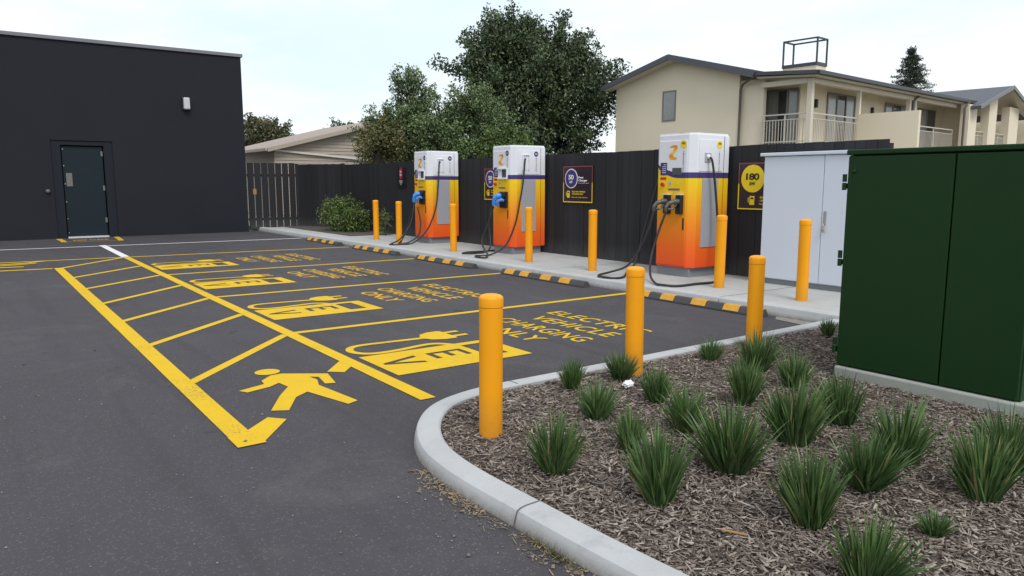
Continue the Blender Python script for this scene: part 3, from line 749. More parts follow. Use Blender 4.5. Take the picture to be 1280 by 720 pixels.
def CL(pts):        # keep the cable on or above what it lies on
    out = []
    for x, y, z in pts:
        lim = .019 if x > -1.0 else (-.10 if x < -1.21 else .019)
        out.append((x, y, max(z, lim)))
    return out
A2 = [(.30, -.01, 1.90), (.25, -.06, 1.86), (.18, -.10, 1.48), (.08, -.13, 1.09), (-.02, -.10, .62), (-.20, -.02, .20), (-.50, .10, .02), (-.80, .12, .02), (-.92, -.10, .02), (-.86, -.30, .022), (-.68, -.10, .055), (-.44, .36, .10), (-.34, .60, .28), (-.24, .50, .64), (-.19, .40, .96)]
B2 = [(.30, .79, 1.80), (.16, .84, 1.3), (-.02, .80, .6), (-.12, .62, .14), (-.30, .62, .02), (-.62, .58, .02), (-.74, .72, .02), (-.50, .86, .02), (-.18, .84, .02), (.2, .88, .02)]
A1 = [(.30, -.01, 1.90), (.25, -.06, 1.88), (.18, -.12, 1.4), (.08, -.16, .85), (-.12, -.11, .36), (-.42, 0, .06), (-.75, .08, .02), (-.92, .18, .02), (-.86, .32, .02), (-.60, .36, .12), (-.36, .34, .40), (-.25, .36, .68), (-.19, .385, .97)]
B1 = [(-.17, .37, .99), (-.22, .48, .72), (-.30, .55, .35), (-.48, .50, .08), (-.66, .30, .02), (-.45, .2, .05), (-.20, .17, .22), (-.12, .22, .52), (-.14, .32, .86)]
old_charger((8.72, 15.3, .12), 'farthest charger, orange and white with blue plug, left of the other two', [A1, B1], '50')
old_charger((8.72, 11.97, .12), 'middle charger, orange and white with blue plug, behind a bollard', [A2, B2], '50')
# the nearest charger differs: flat screen, twin black holsters
t = charger_base((8.72, 7.43, .12), 'nearest charger, orange and white with two black plugs and yellow 180 stickers'); side_seams(t)
MB().box(-.020, -.0125, .215, .395, 1.545, 1.655).build('screen', M['screen'], t, bevel=.003)
for f, (u, zz) in ((0, (.19, 2.0)), (1, (.57, 2.0))):
    b = MB()
    if f == 0: b.tube([(-.012, u, zz), (-.0165, u, zz)], .062, 24)
    else: b.tube([(u, -.008, zz), (u, -.0125, zz)], .062, 24)
    d = b.build('round_sticker', M['sign_yellow'], t)
    strip_text(d, '180', .07, .035, front(u+.035, zz, -.0185) if f == 0 else side(u-.035, zz, -.0145), M['black'])
strip_text(t, 'Ultra-Fast Charger', .40, .028, lambda u, v: (-.0165, .20-v, 1.90-u), M['purple'])
strip_text(t, 'Ultra-Fast Charger', .40, .028, lambda u, v: (.555+v, -.0115, 1.90-u), M['purple'])
b = MB(); b.box(.235, .37, -.022, -.008, 1.735, 1.875); ob = b.build('cable_outlet', M['grey_panel'], t, bevel=.004)
MB().tube([(.30, -.015, 1.82), (.30, -.06, 1.80)], [.04, .028], 16).build('cable_gland', M['silver'], ob, smooth=True)
for u in (.215, .46):
    b = MB(); b.box(-.075, -.012, u-.055, u+.055, .96, 1.245); hb = b.build('holster', M['black'], t, bevel=.01)
    b = MB(); b.box(-.10, -.012, u-.06, u+.06, 1.245, 1.262); b.build('holster_lid', M['silver'], hb, bevel=.003)
    c = MB(); c.tube(catmull([(-.06, u, 1.15), (-.13, u+.03, 1.145), (-.20, u+.06, 1.12), (-.25, u+.075, 1.06), (-.25, u+.075, 1.0)], 5), [.043]*6+[.034]*5+[.028]*5+[.023]*5, 12)
    c.tube(catmull([(-.09, u+.01, 1.11), (-.15, u+.04, 1.04), (-.22, u+.07, 1.04)], 5), .018, 8)
    c.build('plug_connector', M['grey_plug'], t, smooth=True)
cable(t, [(.30, -.04, 1.81), (.31, -.10, 1.72), (.38, -.14, 1.15), (.38, -.20, .62), (.26, -.38, .17), (.08, -.55, .03), (-.22, -.60, .02), (-.52, -.57, .02), (-.90, -.56, .02), (-1.05, -.40, .03), (-.97, -.20, .03), (-.72, .13, .10), (-.46, .36, .34), (-.33, .35, .70), (-.245, .29, 1.0)])
cable(t, [(.30, .80, 1.81), (.24, .90, 1.5), (.10, 1.05, .7), (-.05, 1.1, .15), (-.35, .98, .02), (-.80, .60, .02), (-1.02, .58, .02), (-1.10, .78, .03), (-.98, .94, .03), (-.70, .96, .06), (-.48, .86, .14), (-.36, .74, .36), (-.30, .60, .68), (-.245, .535, 1.0)])
MB().tube([(.22, .40, 2.165), (.22, .40, 2.185)], .07, 16).build('antenna_cap', M['downpipe'], t, smooth=True)

# ------------------------------------------------------------------ white cabinet
t = thing('electrical_cabinet', 'white double door cabinet against the charcoal fence with a padlocked handle', 'cabinet', (9.18, 6.53, .12))
MB().box(0, .36, -1.92, 0, .075, 1.80).build('cabinet_body', M['white_metal'], t, bevel=.006)
MB().box(.02, .36, -1.91, -.01, -.01, .078).build('plinth', M['plinth'], t)
MB().box(-.055, .37, -1.95, .045, 1.80, 1.845).build('top_cover', M['white_metal'], t, bevel=.008)
d1 = MB().box(-.02, .002, -.925, -.01, .085, 1.79).build('door', M['white_metal'], t, bevel=.006)
d2 = MB().box(-.02, .002, -1.91, -.933, .085, 1.79).build('door', M['white_metal'], t, bevel=.006)
b = MB(); b.box(-.032, -.018, -1.0, -.962, .88, 1.06); h = b.build('handle', M['steel'], d2, bevel=.004)
b = MB(); b.tube([(-.04, -.975, .89), (-.055, -.975, .86), (-.055, -.975, .83)], .01, 8); b.box(-.065, -.038, -.990, -.960, .775, .825); b.build('padlock', M['brass'], d2, bevel=.003)

# ------------------------------------------------------------------ green cabinet
t = thing('transformer_cabinet', 'large dark green steel cabinet on a concrete pad beside the mulch bed', 'cabinet', (5.42, 3.11, .135))
MB().box(0, 1.15, -1.27, 0, 0, 1.62).build('cabinet_body', M['green'], t, bevel=.006)
MB().box(-.036, 1.16, -1.28, .008, 1.622, 1.660).build('top_cover', M['green'], t, bevel=.008)
for a, c in ((-.765, -.008), (-1.262, -.773)): MB().box(-.028, .002, a, c, .012, 1.612).build('door', M['green'], t, bevel=.007)
for z in (.10, .78, 1.36):
    b = MB(); b.tube([(-.02, .018, z), (-.02, .018, z+.055)], .016, 12); b.tube([(-.02, .018, z+.062), (-.02, .018, z+.12)], .016, 12); b.box(-.026, .0, .002, .03, z+.01, z+.05); b.build('hinge', M['green'], t)
b = MB(); b.lathe([(.016, 0), (.016, .006), (.008, .012)], 14); rv = b.build('rivet', M['green'], t); rv.rotation_euler = (0, R(-90), 0); rv.location = (-.028, -.06, 1.50)

# ------------------------------------------------------------------ fence, gate, signs
def boards(mb, a, b, z0, z1, w=.145, gap=.004, th=.02, jit=.006):
    a, b = Vector((*a, 0)), Vector((*b, 0)); L = (b-a).length; d = (b-a)/L; n = Vector((-d.y, d.x, 0)); k = int(L/(w+gap))
    step = L/k
    for i in range(k):
        p = a+d*(i*step+gap/2); q = a+d*((i+1)*step-gap/2); o = n*random.uniform(-jit, jit)*.6+n*(th*.3 if i % 2 else 0)
        zt = z1+random.uniform(-jit, jit)
        v = [p+o, q+o, q+o+n*th, p+o+n*th]
        mb.add([(x.x, x.y, z0) for x in v]+[(x.x, x.y, zt) for x in v], [(3, 2, 1, 0), (4, 5, 6, 7), (0, 1, 5, 4), (1, 2, 6, 5), (2, 3, 7, 6), (3, 0, 4, 7)])
t = thing('board_fence', 'long charcoal fence of vertical boards behind the chargers', 'fence', (9.6, 12, 0))
b = MB(); boards(b, (.0, -7.02), (.0, 10.38), .10, 2.11); b.build('board_panel', M['fence'], t)
for y in (-7.0, -2.0, .1, 5.35, 8):
    MB().box(.05, .14, y, y+.09, -.02, 2.06).build('post', M['fence'], t)
b = MB(); b.box(-.028, .0, -1.02, -.985, .12, 2.10); b.box(-.022, 0, 5.30, 5.34, .12, 2.10); b.build('cover_strip', M['fence'], t)
t = thing('board_fence', 'short charcoal board fence behind the leafy shrub, next to the gate', 'fence', (9.62, 22.4, 0))
b = MB(); boards(b, (0, 0), (-.72, 1.85), .06, 2.14); b.build('board_panel', M['fence'], t)
MB().box(-.02, .08, -.06, .04, -.02, 2.16).build('post', M['fence'], t)
t = thing('slatted_gate', 'charcoal slatted gate with open gaps beside the dark building', 'gate', (7.24, 24.35, 0))
W = 1.58; n = 7; st = W/n
for i in range(n):
    b = MB(); b.box(i*st+.012, (i+1)*st-.022, -.012, .012, .07+random.uniform(0, .02), 2.19+random.uniform(-.008, .008)); b.build('slat', M['fence'], t)
b = MB(); b.box(.0, W, .014, .05, .34, .42); b.box(.0, W, .014, .05, 1.75, 1.83); b.build('rail', M['fence'], t)
MB().box(W+.01, W+.09, -.04, .04, -.02, 2.17).build('post', M['fence'], t)
MB().box(.16, .27, -.03, -.013, 1.18, 1.36).build('latch_block', M['raw_timber'], t)
# yard seen through the gaps of the gate
struct(sheet().add([(7.3, 24.6, .004), (30, 24.6, .004), (30, 60, .004), (-30, 60, .004), (-30, 26.1, .004), (7.3, 26.1, .004)], [(0, 1, 2, 3, 4, 5)]).build('yard', M['slab']))

def fence_sign(y, z0, hgt, wid, lab, kw, ultra):
    t = thing('wall_sign', lab, 'sign', (9.565, y, z0))
    MB().box(-.012, 0, -wid, 0, 0, hgt).build('panel', M['sign_dark'], t)
    fr = .018
    b = MB(); b.box(-.0145, -.0005, -wid, 0, hgt-fr, hgt); b.build('frame_top', M['frame_red'], t)
    for nm, z1, z2, m in (('frame_side', hgt*.55, hgt-fr, M['frame_red']), ('frame_side', fr, hgt*.55, M['sign_yellow'])):
        b = MB(); b.box(-.0145, -.0005, -fr, 0, z1, z2); b.build(nm, m, t); b = MB(); b.box(-.0145, -.0005, -wid, -wid+fr, z1, z2); b.build(nm, m, t)
    b = MB(); b.box(-.0145, -.0005, -wid, 0, 0, fr); b.build('frame_bottom', M['sign_yellow'], t)
    cy, cz, rr = -wid*(.285 if not ultra else .30), hgt*.66, wid*(.215 if not ultra else .235)
    b = MB(); b.tube([(-.011, cy, cz), (-.0155, cy, cz)], rr*1.02, 40); d = b.build('power_badge', M['sign_white'] if not ultra else M['sign_yellow'], t)
    if not ultra:
        b = MB(); b.tube([(-.0154, cy, cz), (-.018, cy, cz)], rr*.92, 40); b.build('badge_face', M['purple'], d)
    F = lambda u0, z_: (lambda u, v: (-.0205, u0-u, z_+v))
    m1 = M['sign_white'] if not ultra else M['black']
    strip_text(d, kw, rr*(.85 if not ultra else 1.15), rr*.5, F(cy+rr*(.425 if not ultra else .575), cz-.02), m1, bold=.028, sp=.88)
    strip_text(d, 'kW', rr*.5, rr*.28, F(cy+rr*.25, cz-rr*.5), m1, bold=.03)
    def tx(s, u, z, w_, h_, m, bo=.02): strip_text(t, s, w_*wid, h_*hgt, lambda a, c: (-.0135, -u*wid-a, z*hgt+c), m, bold=bo)
    if not ultra:
        tx('Fast', .525, .66, .17, .055, M['sign_white'], .04); tx('Charger', .525, .565, .31, .07, M['sign_white'], .04); tx('up to 50 kW power', .53, .52, .36, .025, M['sign_white'])
        tx('ELECTRIC VEHICLE', .31, .28, .45, .038, M['sign_yellow'], .03); tx('CHARGING ONLY', .31, .215, .39, .038, M['sign_yellow'], .03); tx('Park only while charging', .30, .125, .54, .035, M['sign_yellow'])
        px, pz, pw, ph = .11, .13, .12, .19
    else:
        tx('Ultra-Fast', .68, .66, .26, .05, M['sign_white'], .04); tx('Charger', .68, .58, .2, .05, M['sign_white'], .04)
        tx('ELECTRIC VEHICLE', .46, .245, .46, .04, M['sign_yellow'], .03); tx('CHARGING ONLY', .46, .175, .38, .04, M['sign_yellow'], .03); tx('Park only while charging', .45, .10, .5, .04, M['sign_yellow'])
        px, pz, pw, ph = .22, .10, .13, .19
    # little charging post pictogram
    b = MB(); b.box(-.0138, -.0118, -(px+pw)*wid, -(px+.03)*wid, pz*hgt, (pz+ph)*hgt)
    b.box(-.0138, -.0118, -(px+.035)*wid, -(px)*wid, (pz+.05)*hgt, (pz+.065)*hgt); b.box(-.0138, -.0118, -(px+.01)*wid, -(px-.005)*wid, (pz+.05)*hgt, (pz+.16)*hgt)
    pc = b.build('pictogram', M['sign_yellow'], t)
    MB().box(-.0145, -.0137, -(px+pw-.02)*wid, -(px+.05)*wid, (pz+.12)*hgt, (pz+.16)*hgt).build('pictogram_screen', M['sign_dark'], pc)
fence_sign(11.42, 1.17, .70, .86, 'framed dark fence sign with blue 50 kW badge, between the middle and nearest chargers', '50', False)
fence_sign(14.22, 1.17, .70, .86, 'framed dark 50 kW fence sign half hidden behind the middle charger', '50', False)
fence_sign(7.25, 1.15, .70, .86, 'framed dark fence sign with yellow 180 kW badge, beside the white cabinet', '180', True)
t = thing('warning_sign', 'small black sign with a red pill on the fence near the farthest bollards', 'sign', (9.565, 18.5, 1.42))
MB().box(-.012, 0, -.46, 0, 0, .56).build('panel', M['black'], t, bevel=.004)
b = MB(); b.prism(disc(20, -.21, .46, .085)[:11]+disc(20, -.21, .30, .085)[10:], -.016, -.0115, 'x'); pl = b.build('red_pill', M['magenta'], t)
strip_text(pl, 'NO', .09, .06, lambda u, v: (-.018, -.165-u, .40+v), M['sign_white'], bold=.03)
strip_text(pl, 'EVs', .09, .06, lambda u, v: (-.018, -.165-u, .315+v), M['sign_white'], bold=.03)
strip_text(t, 'NO STANDING OR', .20, .03, lambda u, v: (-.0135, -.11-u, .165+v), M['sign_white'], bold=.02)
strip_text(t, 'PARKING AT', .16, .03, lambda u, v: (-.0135, -.13-u, .12+v), M['sign_white'], bold=.02)
strip_text(t, 'ALL', .06, .03, lambda u, v: (-.0135, -.18-u, .075+v), M['sign_white'], bold=.02)

# ------------------------------------------------------------------ dark building
t = thing('commercial_building', 'dark charcoal windowless building with a flat parapet and one steel door', 'building', (7.18, 24.22, 0))
DX0, DX1, DZ = 2.19-7.18, 3.19-7.18, 2.56
b = MB(); b.box(-30, DX0-.26, 0, .3, -.05, 5.40); b.box(DX1+.26, 0, 0, .3, -.05, 5.40); b.box(DX0-.26, DX1+.26, 0, .3, DZ+.16, 5.40)
b.box(-30, 0, .3, 14, -.05, 5.38); b.build('wall', M['charcoal'], t)
b = MB(); b.box(-30.05, .05, -.05, .35, 5.402, 5.50); b.box(-.35, .05, .352, 14.05, 5.402, 5.50); b.build('parapet_flashing', M['flashing'], t, bevel=.006)
b = MB(); b.box(DX0-.258, DX0-.03, .03, .29, -.04, DZ+.158); b.box(DX1+.03, DX1+.258, .03, .29, -.04, DZ+.158); b.box(DX0-.03, DX1+.03, .03, .29, DZ+.03, DZ+.158); b.build('door_frame', M['charcoal_frame'], t, bevel=.005)
d = MB().box(DX0, DX1, .10, .15, .05, DZ).build('door', M['door_blue'], t, bevel=.004)
MB().box(DX0+.06, DX0+.21, .085, .102, 1.45, 1.82).build('push_plate', M['dull_steel'], d, bevel=.003)
for z in (.42, 1.33, 2.3): MB().box(DX1-.045, DX1+.005, .075, .101, z, z+.14).build('hinge', M['dull_steel'], d)
for z in (.15, .55, 1.02, 1.52, 2.02, 2.48): MB().tube([(DX0+.025, .10, z), (DX0+.025, .08, z)], .014, 10).build('bolt', M['steel'], d)
MB().box(DX0-.01, DX1+.01, -.01, .20, -.02, .045).build('threshold', M['silver'], t)
t = thing('wall_lamp', 'small white bulkhead lamp high on the dark building wall', 'lamp', (5.50, 24.22, 3.72))
MB().box(-.11, .11, -.05, 0, -.02, .36).build('backplate', M['black'], t, bevel=.02)
b = MB(); b.box(-.09, .09, -.17, -.05, .0, .35); b.build('lamp_cover', M['lamp_white'], t, bevel=.04, segs=4)
t = thing('door_sensor', 'small dark round device on the wall beside the steel door', 'sensor', (1.78, 24.22, 1.32))
b = MB(); b.tube([(0, 0, 0), (0, -.03, 0)], .06, 16); b.build('base', M['black'], t, smooth=True)
b = MB(); b.tube([(0, -.03, 0), (0, -.06, 0), (0, -.085, 0)], [.055, .05, .02], 16); b.build('dome', M['device'], t, smooth=True)

# ------------------------------------------------------------------ taupe shed behind the gate
t = thing('weatherboard_shed', 'taupe weatherboard house with a low gabled roof behind the gate', 'house', (11.36, 34, 0))
sl_ = (4.30-3.15)/(15.82-11.36); half = 6.5; zr = 3.15+sl_*half
wall = MB()
nb = 30
for i in range(nb):                       # lapped boards on gable and side
    z0 = .1+i*.155; z1 = z0+.16
    if z0 > zr-.1: break
    xl = 0 if z1 < 3.12 else (z1-3.12)/sl_
    xr = 2*half-xl
    if xr-xl < .2: break
    wall.add([(xl, -.03, z0), (xr, -.03, z0), (xr, -.002, z1), (xl, -.002, z1)], [(0, 1, 2, 3)])
    if z1 < 3.1: wall.add([(-.03, 10, z0), (-.03, 0, z0), (-.002, 0, z1), (-.002, 10, z1)], [(0, 1, 2, 3)])
wall.prism([(0, 0), (2*half, 0), (2*half, 3.05), (half, zr-.06), (0, 3.05)], 0.002, 10, 'y')
wall.build('wall', M['weatherboard'], t)
b = MB()
for s in (0, 1):
    def X(x): return x if s == 0 else 2*half-x
    z_e = 3.15-sl_*.35
    b.add([(X(-.35), -.35, z_e), (X(half), -.35, zr), (X(half), 10.3, zr), (X(-.35), 10.3, z_e), (X(-.35), -.35, z_e-.1), (X(half), -.35, zr-.1), (X(half), 10.3, zr-.1), (X(-.35), 10.3, z_e-.1)], [(0, 1, 2, 3), (7, 6, 5, 4), (0, 4, 5, 1), (3, 2, 6, 7), (0, 3, 7, 4)])
    for k in range(26):
        y = -.3+k*.41; b.bar((X(-.35), y, z_e+.012), (X(half), y, zr+.012), .035, .025)
b.build('roof', M['shed_roof'], t)
b = MB(); b.bar((-.40, -.37, 3.10-sl_*.35), (half, -.37, zr-.06), .03, .17); b.bar((2*half+.4, -.37, 3.10-sl_*.35), (half, -.37, zr-.06), .03, .17); b.build('barge_board', M['weatherboard'], t)
b = MB(); b.bar((.0, -.10, 3.02), (4.6, -.10, 2.66), .07, .09); b.bar((0, -.10, 3.0), (0, -.10, 3.15), .07); b.build('flashing_strip', M['shed_trim'], t)
b = MB(); b.bar((-.43, -.3, 3.03), (-.43, 10.2, 3.03), .10, .12); b.build('gutter', M['shed_roof'], t)

# ------------------------------------------------------------------ two storey motel
t = thing('two_storey_house', 'cream two storey building with balconies and a grey roof above the fence', 'building', (23.25, 14.87, 0), R(4.8))
CR = M['cream']
b = MB()
b.prism([(2.74, 0), (8.65, 0), (8.65, 5.5), (5.6, 6.29), (2.74, 5.48)], 0, 14.5, 'x')
b.box(.12, .30, 1.82, 2.738, 0, 5.22); b.box(1.0, 14.5, .9, 2.738, 2.9, 5.22); b.box(.25, 14.5, .25, 2.738, 0, 2.70)
b.build('wall', CR, t)
MB().box(3.5, 3.68, -2.15, -.02, 0, 4.05).build('screen_wall', CR, t)
b = MB(); b.box(-.05, 12.9, -.06, 1.815, 2.70, 2.90); b.build('balcony_floor', M['cream_light'], t)
def slab(b, prof, l0, l1, th):
    for (w0, z0), (w1, z1) in zip(prof, prof[1:]):
        b.add([(l0, w0, z0), (l1, w0, z0), (l1, w1, z1), (l0, w1, z1), (l0, w0, z0-th), (l1, w0, z0-th), (l1, w1, z1-th), (l0, w1, z1-th)],
              [(0, 1, 2, 3), (7, 6, 5, 4), (0, 4, 5, 1), (3, 2, 6, 7), (0, 3, 7, 4), (1, 5, 6, 2)])
b = MB(); slab(b, [(9.05, 5.54), (5.6, 6.43), (1.9, 5.40)], -.55, 15.2, .10); slab(b, [(1.898, 5.397), (-.42, 5.21)], -.42, 14.2, .085)
for k in range(40):
    l = -.5+k*.39
    b.bar((l, 9.0, 5.565), (l, 5.6, 6.445), .03, .03); b.bar((l, 5.6, 6.445), (l, 1.95, 5.425), .03, .03)
rf = b.build('roof', M['roof'], t)
b = MB(); b.bar((-.565, 9.06, 5.45), (-.565, 5.6, 6.34), .03, .20); b.bar((-.565, 5.6, 6.34), (-.565, 1.85, 5.30), .03, .20); b.build('barge_board', M['roof'], t)
b = MB(); slab(b, [(8.95, 5.43), (5.6, 6.28), (2.0, 5.28)], -.5, 0, .05); slab(b, [(1.85, 5.24), (-.36, 5.10)], -.36, 14.1, .06); b.build('soffit', M['soffit'], t)
b = MB(); b.bar((-.44, -.46, 5.16), (14.25, -.46, 5.16), .11, .12); b.bar((-.46, -.44, 5.16), (-.46, 1.85, 5.33), .11, .12); b.bar((-.50, 9.12, 5.42), (15, 9.12, 5.42), .11, .13); b.build('gutter', M['gutter'], t)
b = MB(); b.box(-.08, 13.0, -.10, .10, 4.88, 5.04); b.box(-.10, .10, .10, 1.8, 4.88, 5.05); b.build('beam', M['cream_light'], t)
for l, wd in ((0, .17), (3.57, .13), (8.0, .15), (8.55, .15)):
    MB().box(l-wd/2, l+wd/2, -wd/2, wd/2, 2.9, 4.88).build('post', M['cream_light'], t)
# gable window
f = MB(); f.box(-.03, .01, 5.55, 6.20, 3.98, 4.03); f.box(-.03, .01, 5.55, 6.20, 5.10, 5.15); f.box(-.03, .01, 5.55, 5.60, 4.03, 5.10); f.box(-.03, .01, 6.15, 6.20, 4.03, 5.10)
fw = f.build('window', M['alu'], t); MB().box(-.012, .008, 5.60, 6.15, 4.03, 5.10).build('pane', M['curtain'], fw)
# sliding doors
def slider(axis, a0, a1, c, z0, z1, n):
    f = MB(); k = (a1-a0)/n
    def bx(m_, p0, p1, q0, q1, r0, r1): m_.box(q0, q1, p0, p1, r0, r1) if axis == 'l' else m_.box(p0, p1, q0, q1, r0, r1)
    for i in range(n+1): bx(f, a0+i*k-.035, a0+i*k+.035, c-.05, c+.01, z0, z1)
    bx(f, a0, a1, c-.05, c+.01, z1, z1+.06); bx(f, a0, a1, c-.05, c+.01, z0-.05, z0)
    fr = f.build('sliding_door', M['alu'], t)
    for i in range(n):
        g = MB(); bx(g, a0+i*k+.035, a0+(i+1)*k-.035, c-.02, c+.006, z0, z1); g.build('pane', M['curtain'] if i % 2 == 0 else M['glass'], fr)
slider('l', .98, 2.55, 1.0, 2.98, 4.84, 4)
slider('l', 1.86, 2.60, .118, 2.98, 2.99, 1) if False else None
slider('w', 2.95, 5.15, .9, 2.98, 4.82, 3); slider('w', 7.9, 10.2, .9, 2.98, 4.78, 3); slider('w', 11.3, 13.2, .9, 2.98, 4.78, 2)
for l in (2.0, 6.6, 10.9):
    MB().box(l, l+.12, .80, .9, 4.26, 4.56).build('wall_light', M['black'], t, bevel=.01)
def railing(p, q, n):
    b = MB(); p, q = Vector(p), Vector(q)
    b.bar(p+Vector((0, 0, 1.0)), q+Vector((0, 0, 1.0)), .06, .045); b.bar(p+Vector((0, 0, .82)), q+Vector((0, 0, .82)), .03, .03); b.bar(p+Vector((0, 0, .07)), q+Vector((0, 0, .07)), .035, .035)
    for i in range(n+1):
        u = p.lerp(q, i/n); big = i % max(1, n//2) == 0
        b.bar(u+Vector((0, 0, 0)), u+Vector((0, 0, 1.0 if big else .82)), .045 if big else .02)
    b.build('railing', M['rail'], t)
railing((0, .1, 2.9), (0, 1.8, 2.9), 15); railing((.1, 0, 2.9), (3.45, 0, 2.9), 28); railing((3.75, 0, 2.9), (7.9, 0, 2.9), 32); railing((8.6, 0, 2.9), (12.9, 0, 2.9), 34)
ch = MB(); ch.box(.85, 1.62, .2, .22, 2.95, 3.5)
# outdoor bench on the balcony is hidden by the rail; downpipes
b = MB(); b.tube([(-.02, 2.68, 0), (-.02, 2.68, 4.9), (-.02, 2.60, 5.08), (-.30, 2.0, 5.25), (-.44, 1.85, 5.30)], .045, 8); b.build('downpipe', M['downpipe'], t, smooth=True)
b = MB(); b.tube([(8.28, -.06, 2.9), (8.28, -.06, 4.85), (8.33, -.25, 5.05), (8.4, -.44, 5.2)], .05, 8); b.build('downpipe', M['downpipe'], t, smooth=True)
b = MB(); b.tube([(12.75, -.50, 2.5), (12.75, -.50, 4.8), (13.2, -.48, 5.1), (13.4, -.46, 5.2)], .05, 8); b.build('downpipe', M['downpipe'], t, smooth=True)
# roof box with an open frame
cb = MB().box(3.0, 3.75, 1.42, 2.78, 5.3, 5.93).build('chimney', CR, t)
b = MB(); b.box(2.97, 3.78, 1.39, 2.81, 5.932, 6.05)
for l in (3.0, 3.75):
    for ww in (1.42, 2.78): b.bar((l, ww, 6.05), (l, ww, 6.93), .055)
for z in (6.93,):
    b.bar((3.0, 1.40, z), (3.0, 2.80, z), .055); b.bar((3.75, 1.40, z), (3.75, 2.80, z), .055); b.bar((2.98, 1.42, z), (3.77, 1.42, z), .055); b.bar((2.98, 2.78, z), (3.77, 2.78, z), .055)
b.build('chimney_frame', M['gutter'], cb)
# gabled wing on the far right
wl, wa, wz, we = 13.6, 17.35, 6.12, 5.06
wr = 2*wa-wl; b = MB()
for s in (0, 1):
    X = (lambda x: x) if s == 0 else (lambda x: 2*wa-x)
    e0 = wl-.5; ze = we-(wz-we)/(wa-wl)*.5; e1 = 14.26; z1 = we+(wz-we)/(wa-wl)*(e1-wl)
    for ea, za, w0, w1 in ((e0, ze, -1.0, -.53), (e1, z1, -.53, 9)) if s == 0 else ((e0, ze, -1.0, 9),):
        b.add([(X(ea), w0, za), (X(wa), w0, wz), (X(wa), w1, wz), (X(ea), w1, za), (X(ea), w0, za-.14), (X(wa), w0, wz-.14), (X(wa), w1, wz-.14), (X(ea), w1, za-.14)], [(0, 1, 2, 3), (7, 6, 5, 4), (0, 4, 5, 1), (3, 2, 6, 7), (0, 3, 7, 4), (1, 5, 6, 2)])
b.build('wing_roof', M['roof'], t)
b = MB()
for s in (0, 1):
    X = (lambda x: x) if s == 0 else (lambda x: 2*wa-x)
    b.bar((X(wl-.5), -1.015, ze-.07), (X(wa), -1.015, wz-.07), .04, .17)
b.build('wing_barge_board', M['flashing'], t); b = MB()
for s in (0, 1):
    X = (lambda x: x) if s == 0 else (lambda x: 2*wa-x)
    b.add([(X(wl-.4), -.98, we-.28), (X(wa), -.98, wz-.17), (X(wa), 3, wz-.17), (X(14.3), 3, we-.02), (X(14.3), -.52, we-.02), (X(wl-.4), -.52, we-.28)], [(0, 1, 2, 3, 4, 5)])
b.build('wing_soffit', M['soffit'], t)
sw = (wz-we)/(wa-wl)
for l0, l1 in ((12.9, 14.0), (15.6, 16.65), (18.5, 19.9)):
    zt = we-.16+sw*min(abs(l0-wl if l0 < wa else wr-l0), abs(l1-wl if l1 < wa else wr-l1)); b = MB(); b.box(max(l0, wl-.6), l1, -.6, -.25, 0, zt); b.build('column', CR, t)
b = MB(); b.box(14.52, 34, 2.9, 3.1, 0, 5.55); b.box(14.31, 22, -.55, 2.9, 2.55, 2.88); b.box(22, 22.2, -.6, 2.9, 0, 5.3); b.box(14.2, 14.305, -.38, .898, 2.5, 5.05); b.build('wing_wall', CR, t)
railing((14.05, -.42, 2.9), (15.55, -.42, 2.9), 14); railing((16.7, -.42, 2.9), (18.45, -.42, 2.9), 14)
slider('w', 16.9, 18.2, 2.88, 2.98, 4.8, 2)
MB().box(19.3, 19.45, 2.76, 2.9, 4.2, 4.5).build('wall_light', M['black'], t)

# ------------------------------------------------------------------ planting: strap leaved tufts
def tuft_mesh(seed, nb, spread, width):
    r = np.random.default_rng(seed); seg = 6; V = []; F = []; UV = []
    ex, ey = r.uniform(.85, 1.15, 2); tilt = r.normal(0, .10, 2)
    for i in range(nb):
        a = r.uniform(0, 2*np.pi); q = np.sqrt(r.uniform(0, 1)); rad = .15*q
        lean = .05+spread*1.25*q**1.25*r.uniform(.5, 1.2); a2 = a+r.normal(0, .4)
        L = (1.08-.30*q)*r.uniform(.62, 1.08)*(1 if r.uniform() > .22 else .62); wd = width*r.uniform(.65, 1.25)
        curl = r.uniform(.0, .75)*spread*(.35+q); droop = r.uniform(.5, 1.3) if r.uniform() > .93 else 0
        p = np.array([math.cos(a)*rad*ex, math.sin(a)*rad*ey, -.02]); dh = np.array([math.cos(a2), math.sin(a2)]); tw = r.normal(0, .9)
        sd = np.array([-math.sin(a2+tw), math.cos(a2+tw), 0]); base = len(V)
        for k in range(seg+1):
            u = k/seg; wk = wd*(.8+.3*u if u < .4 else .92*(1-((u-.4)/.6)**1.8))+.0006
            V += [p-sd*wk/2, p+sd*wk/2]; UV += [(0, u), (1, u)]
            th_k = lean*.7+curl*u*u+droop*max(0, u-.45)
            p = p+np.array([dh[0]*math.sin(th_k)+tilt[0]*.5, dh[1]*math.sin(th_k)+tilt[1]*.5, math.cos(th_k)])*L/seg
        for k in range(seg): F.append((base+2*k, base+2*k+1, base+2*k+3, base+2*k+2))
    return np.array(V), np.array(F), np.array(UV)
variants = []
for sd_, nb, sp, wd in ((1, 360, .62, .036), (2, 340, .74, .035), (3, 380, .55, .034), (4, 260, .80, .038), (5, 440, .70, .033), (6, 300, .62, .037)):
    v, f, uv = tuft_mesh(sd_, nb, sp, wd); o = np_mesh('grass_tuft', v, 4, M['blade'], uv=uv, faces=f, smooth=True); variants.append(o.data); bpy.data.objects.remove(o)
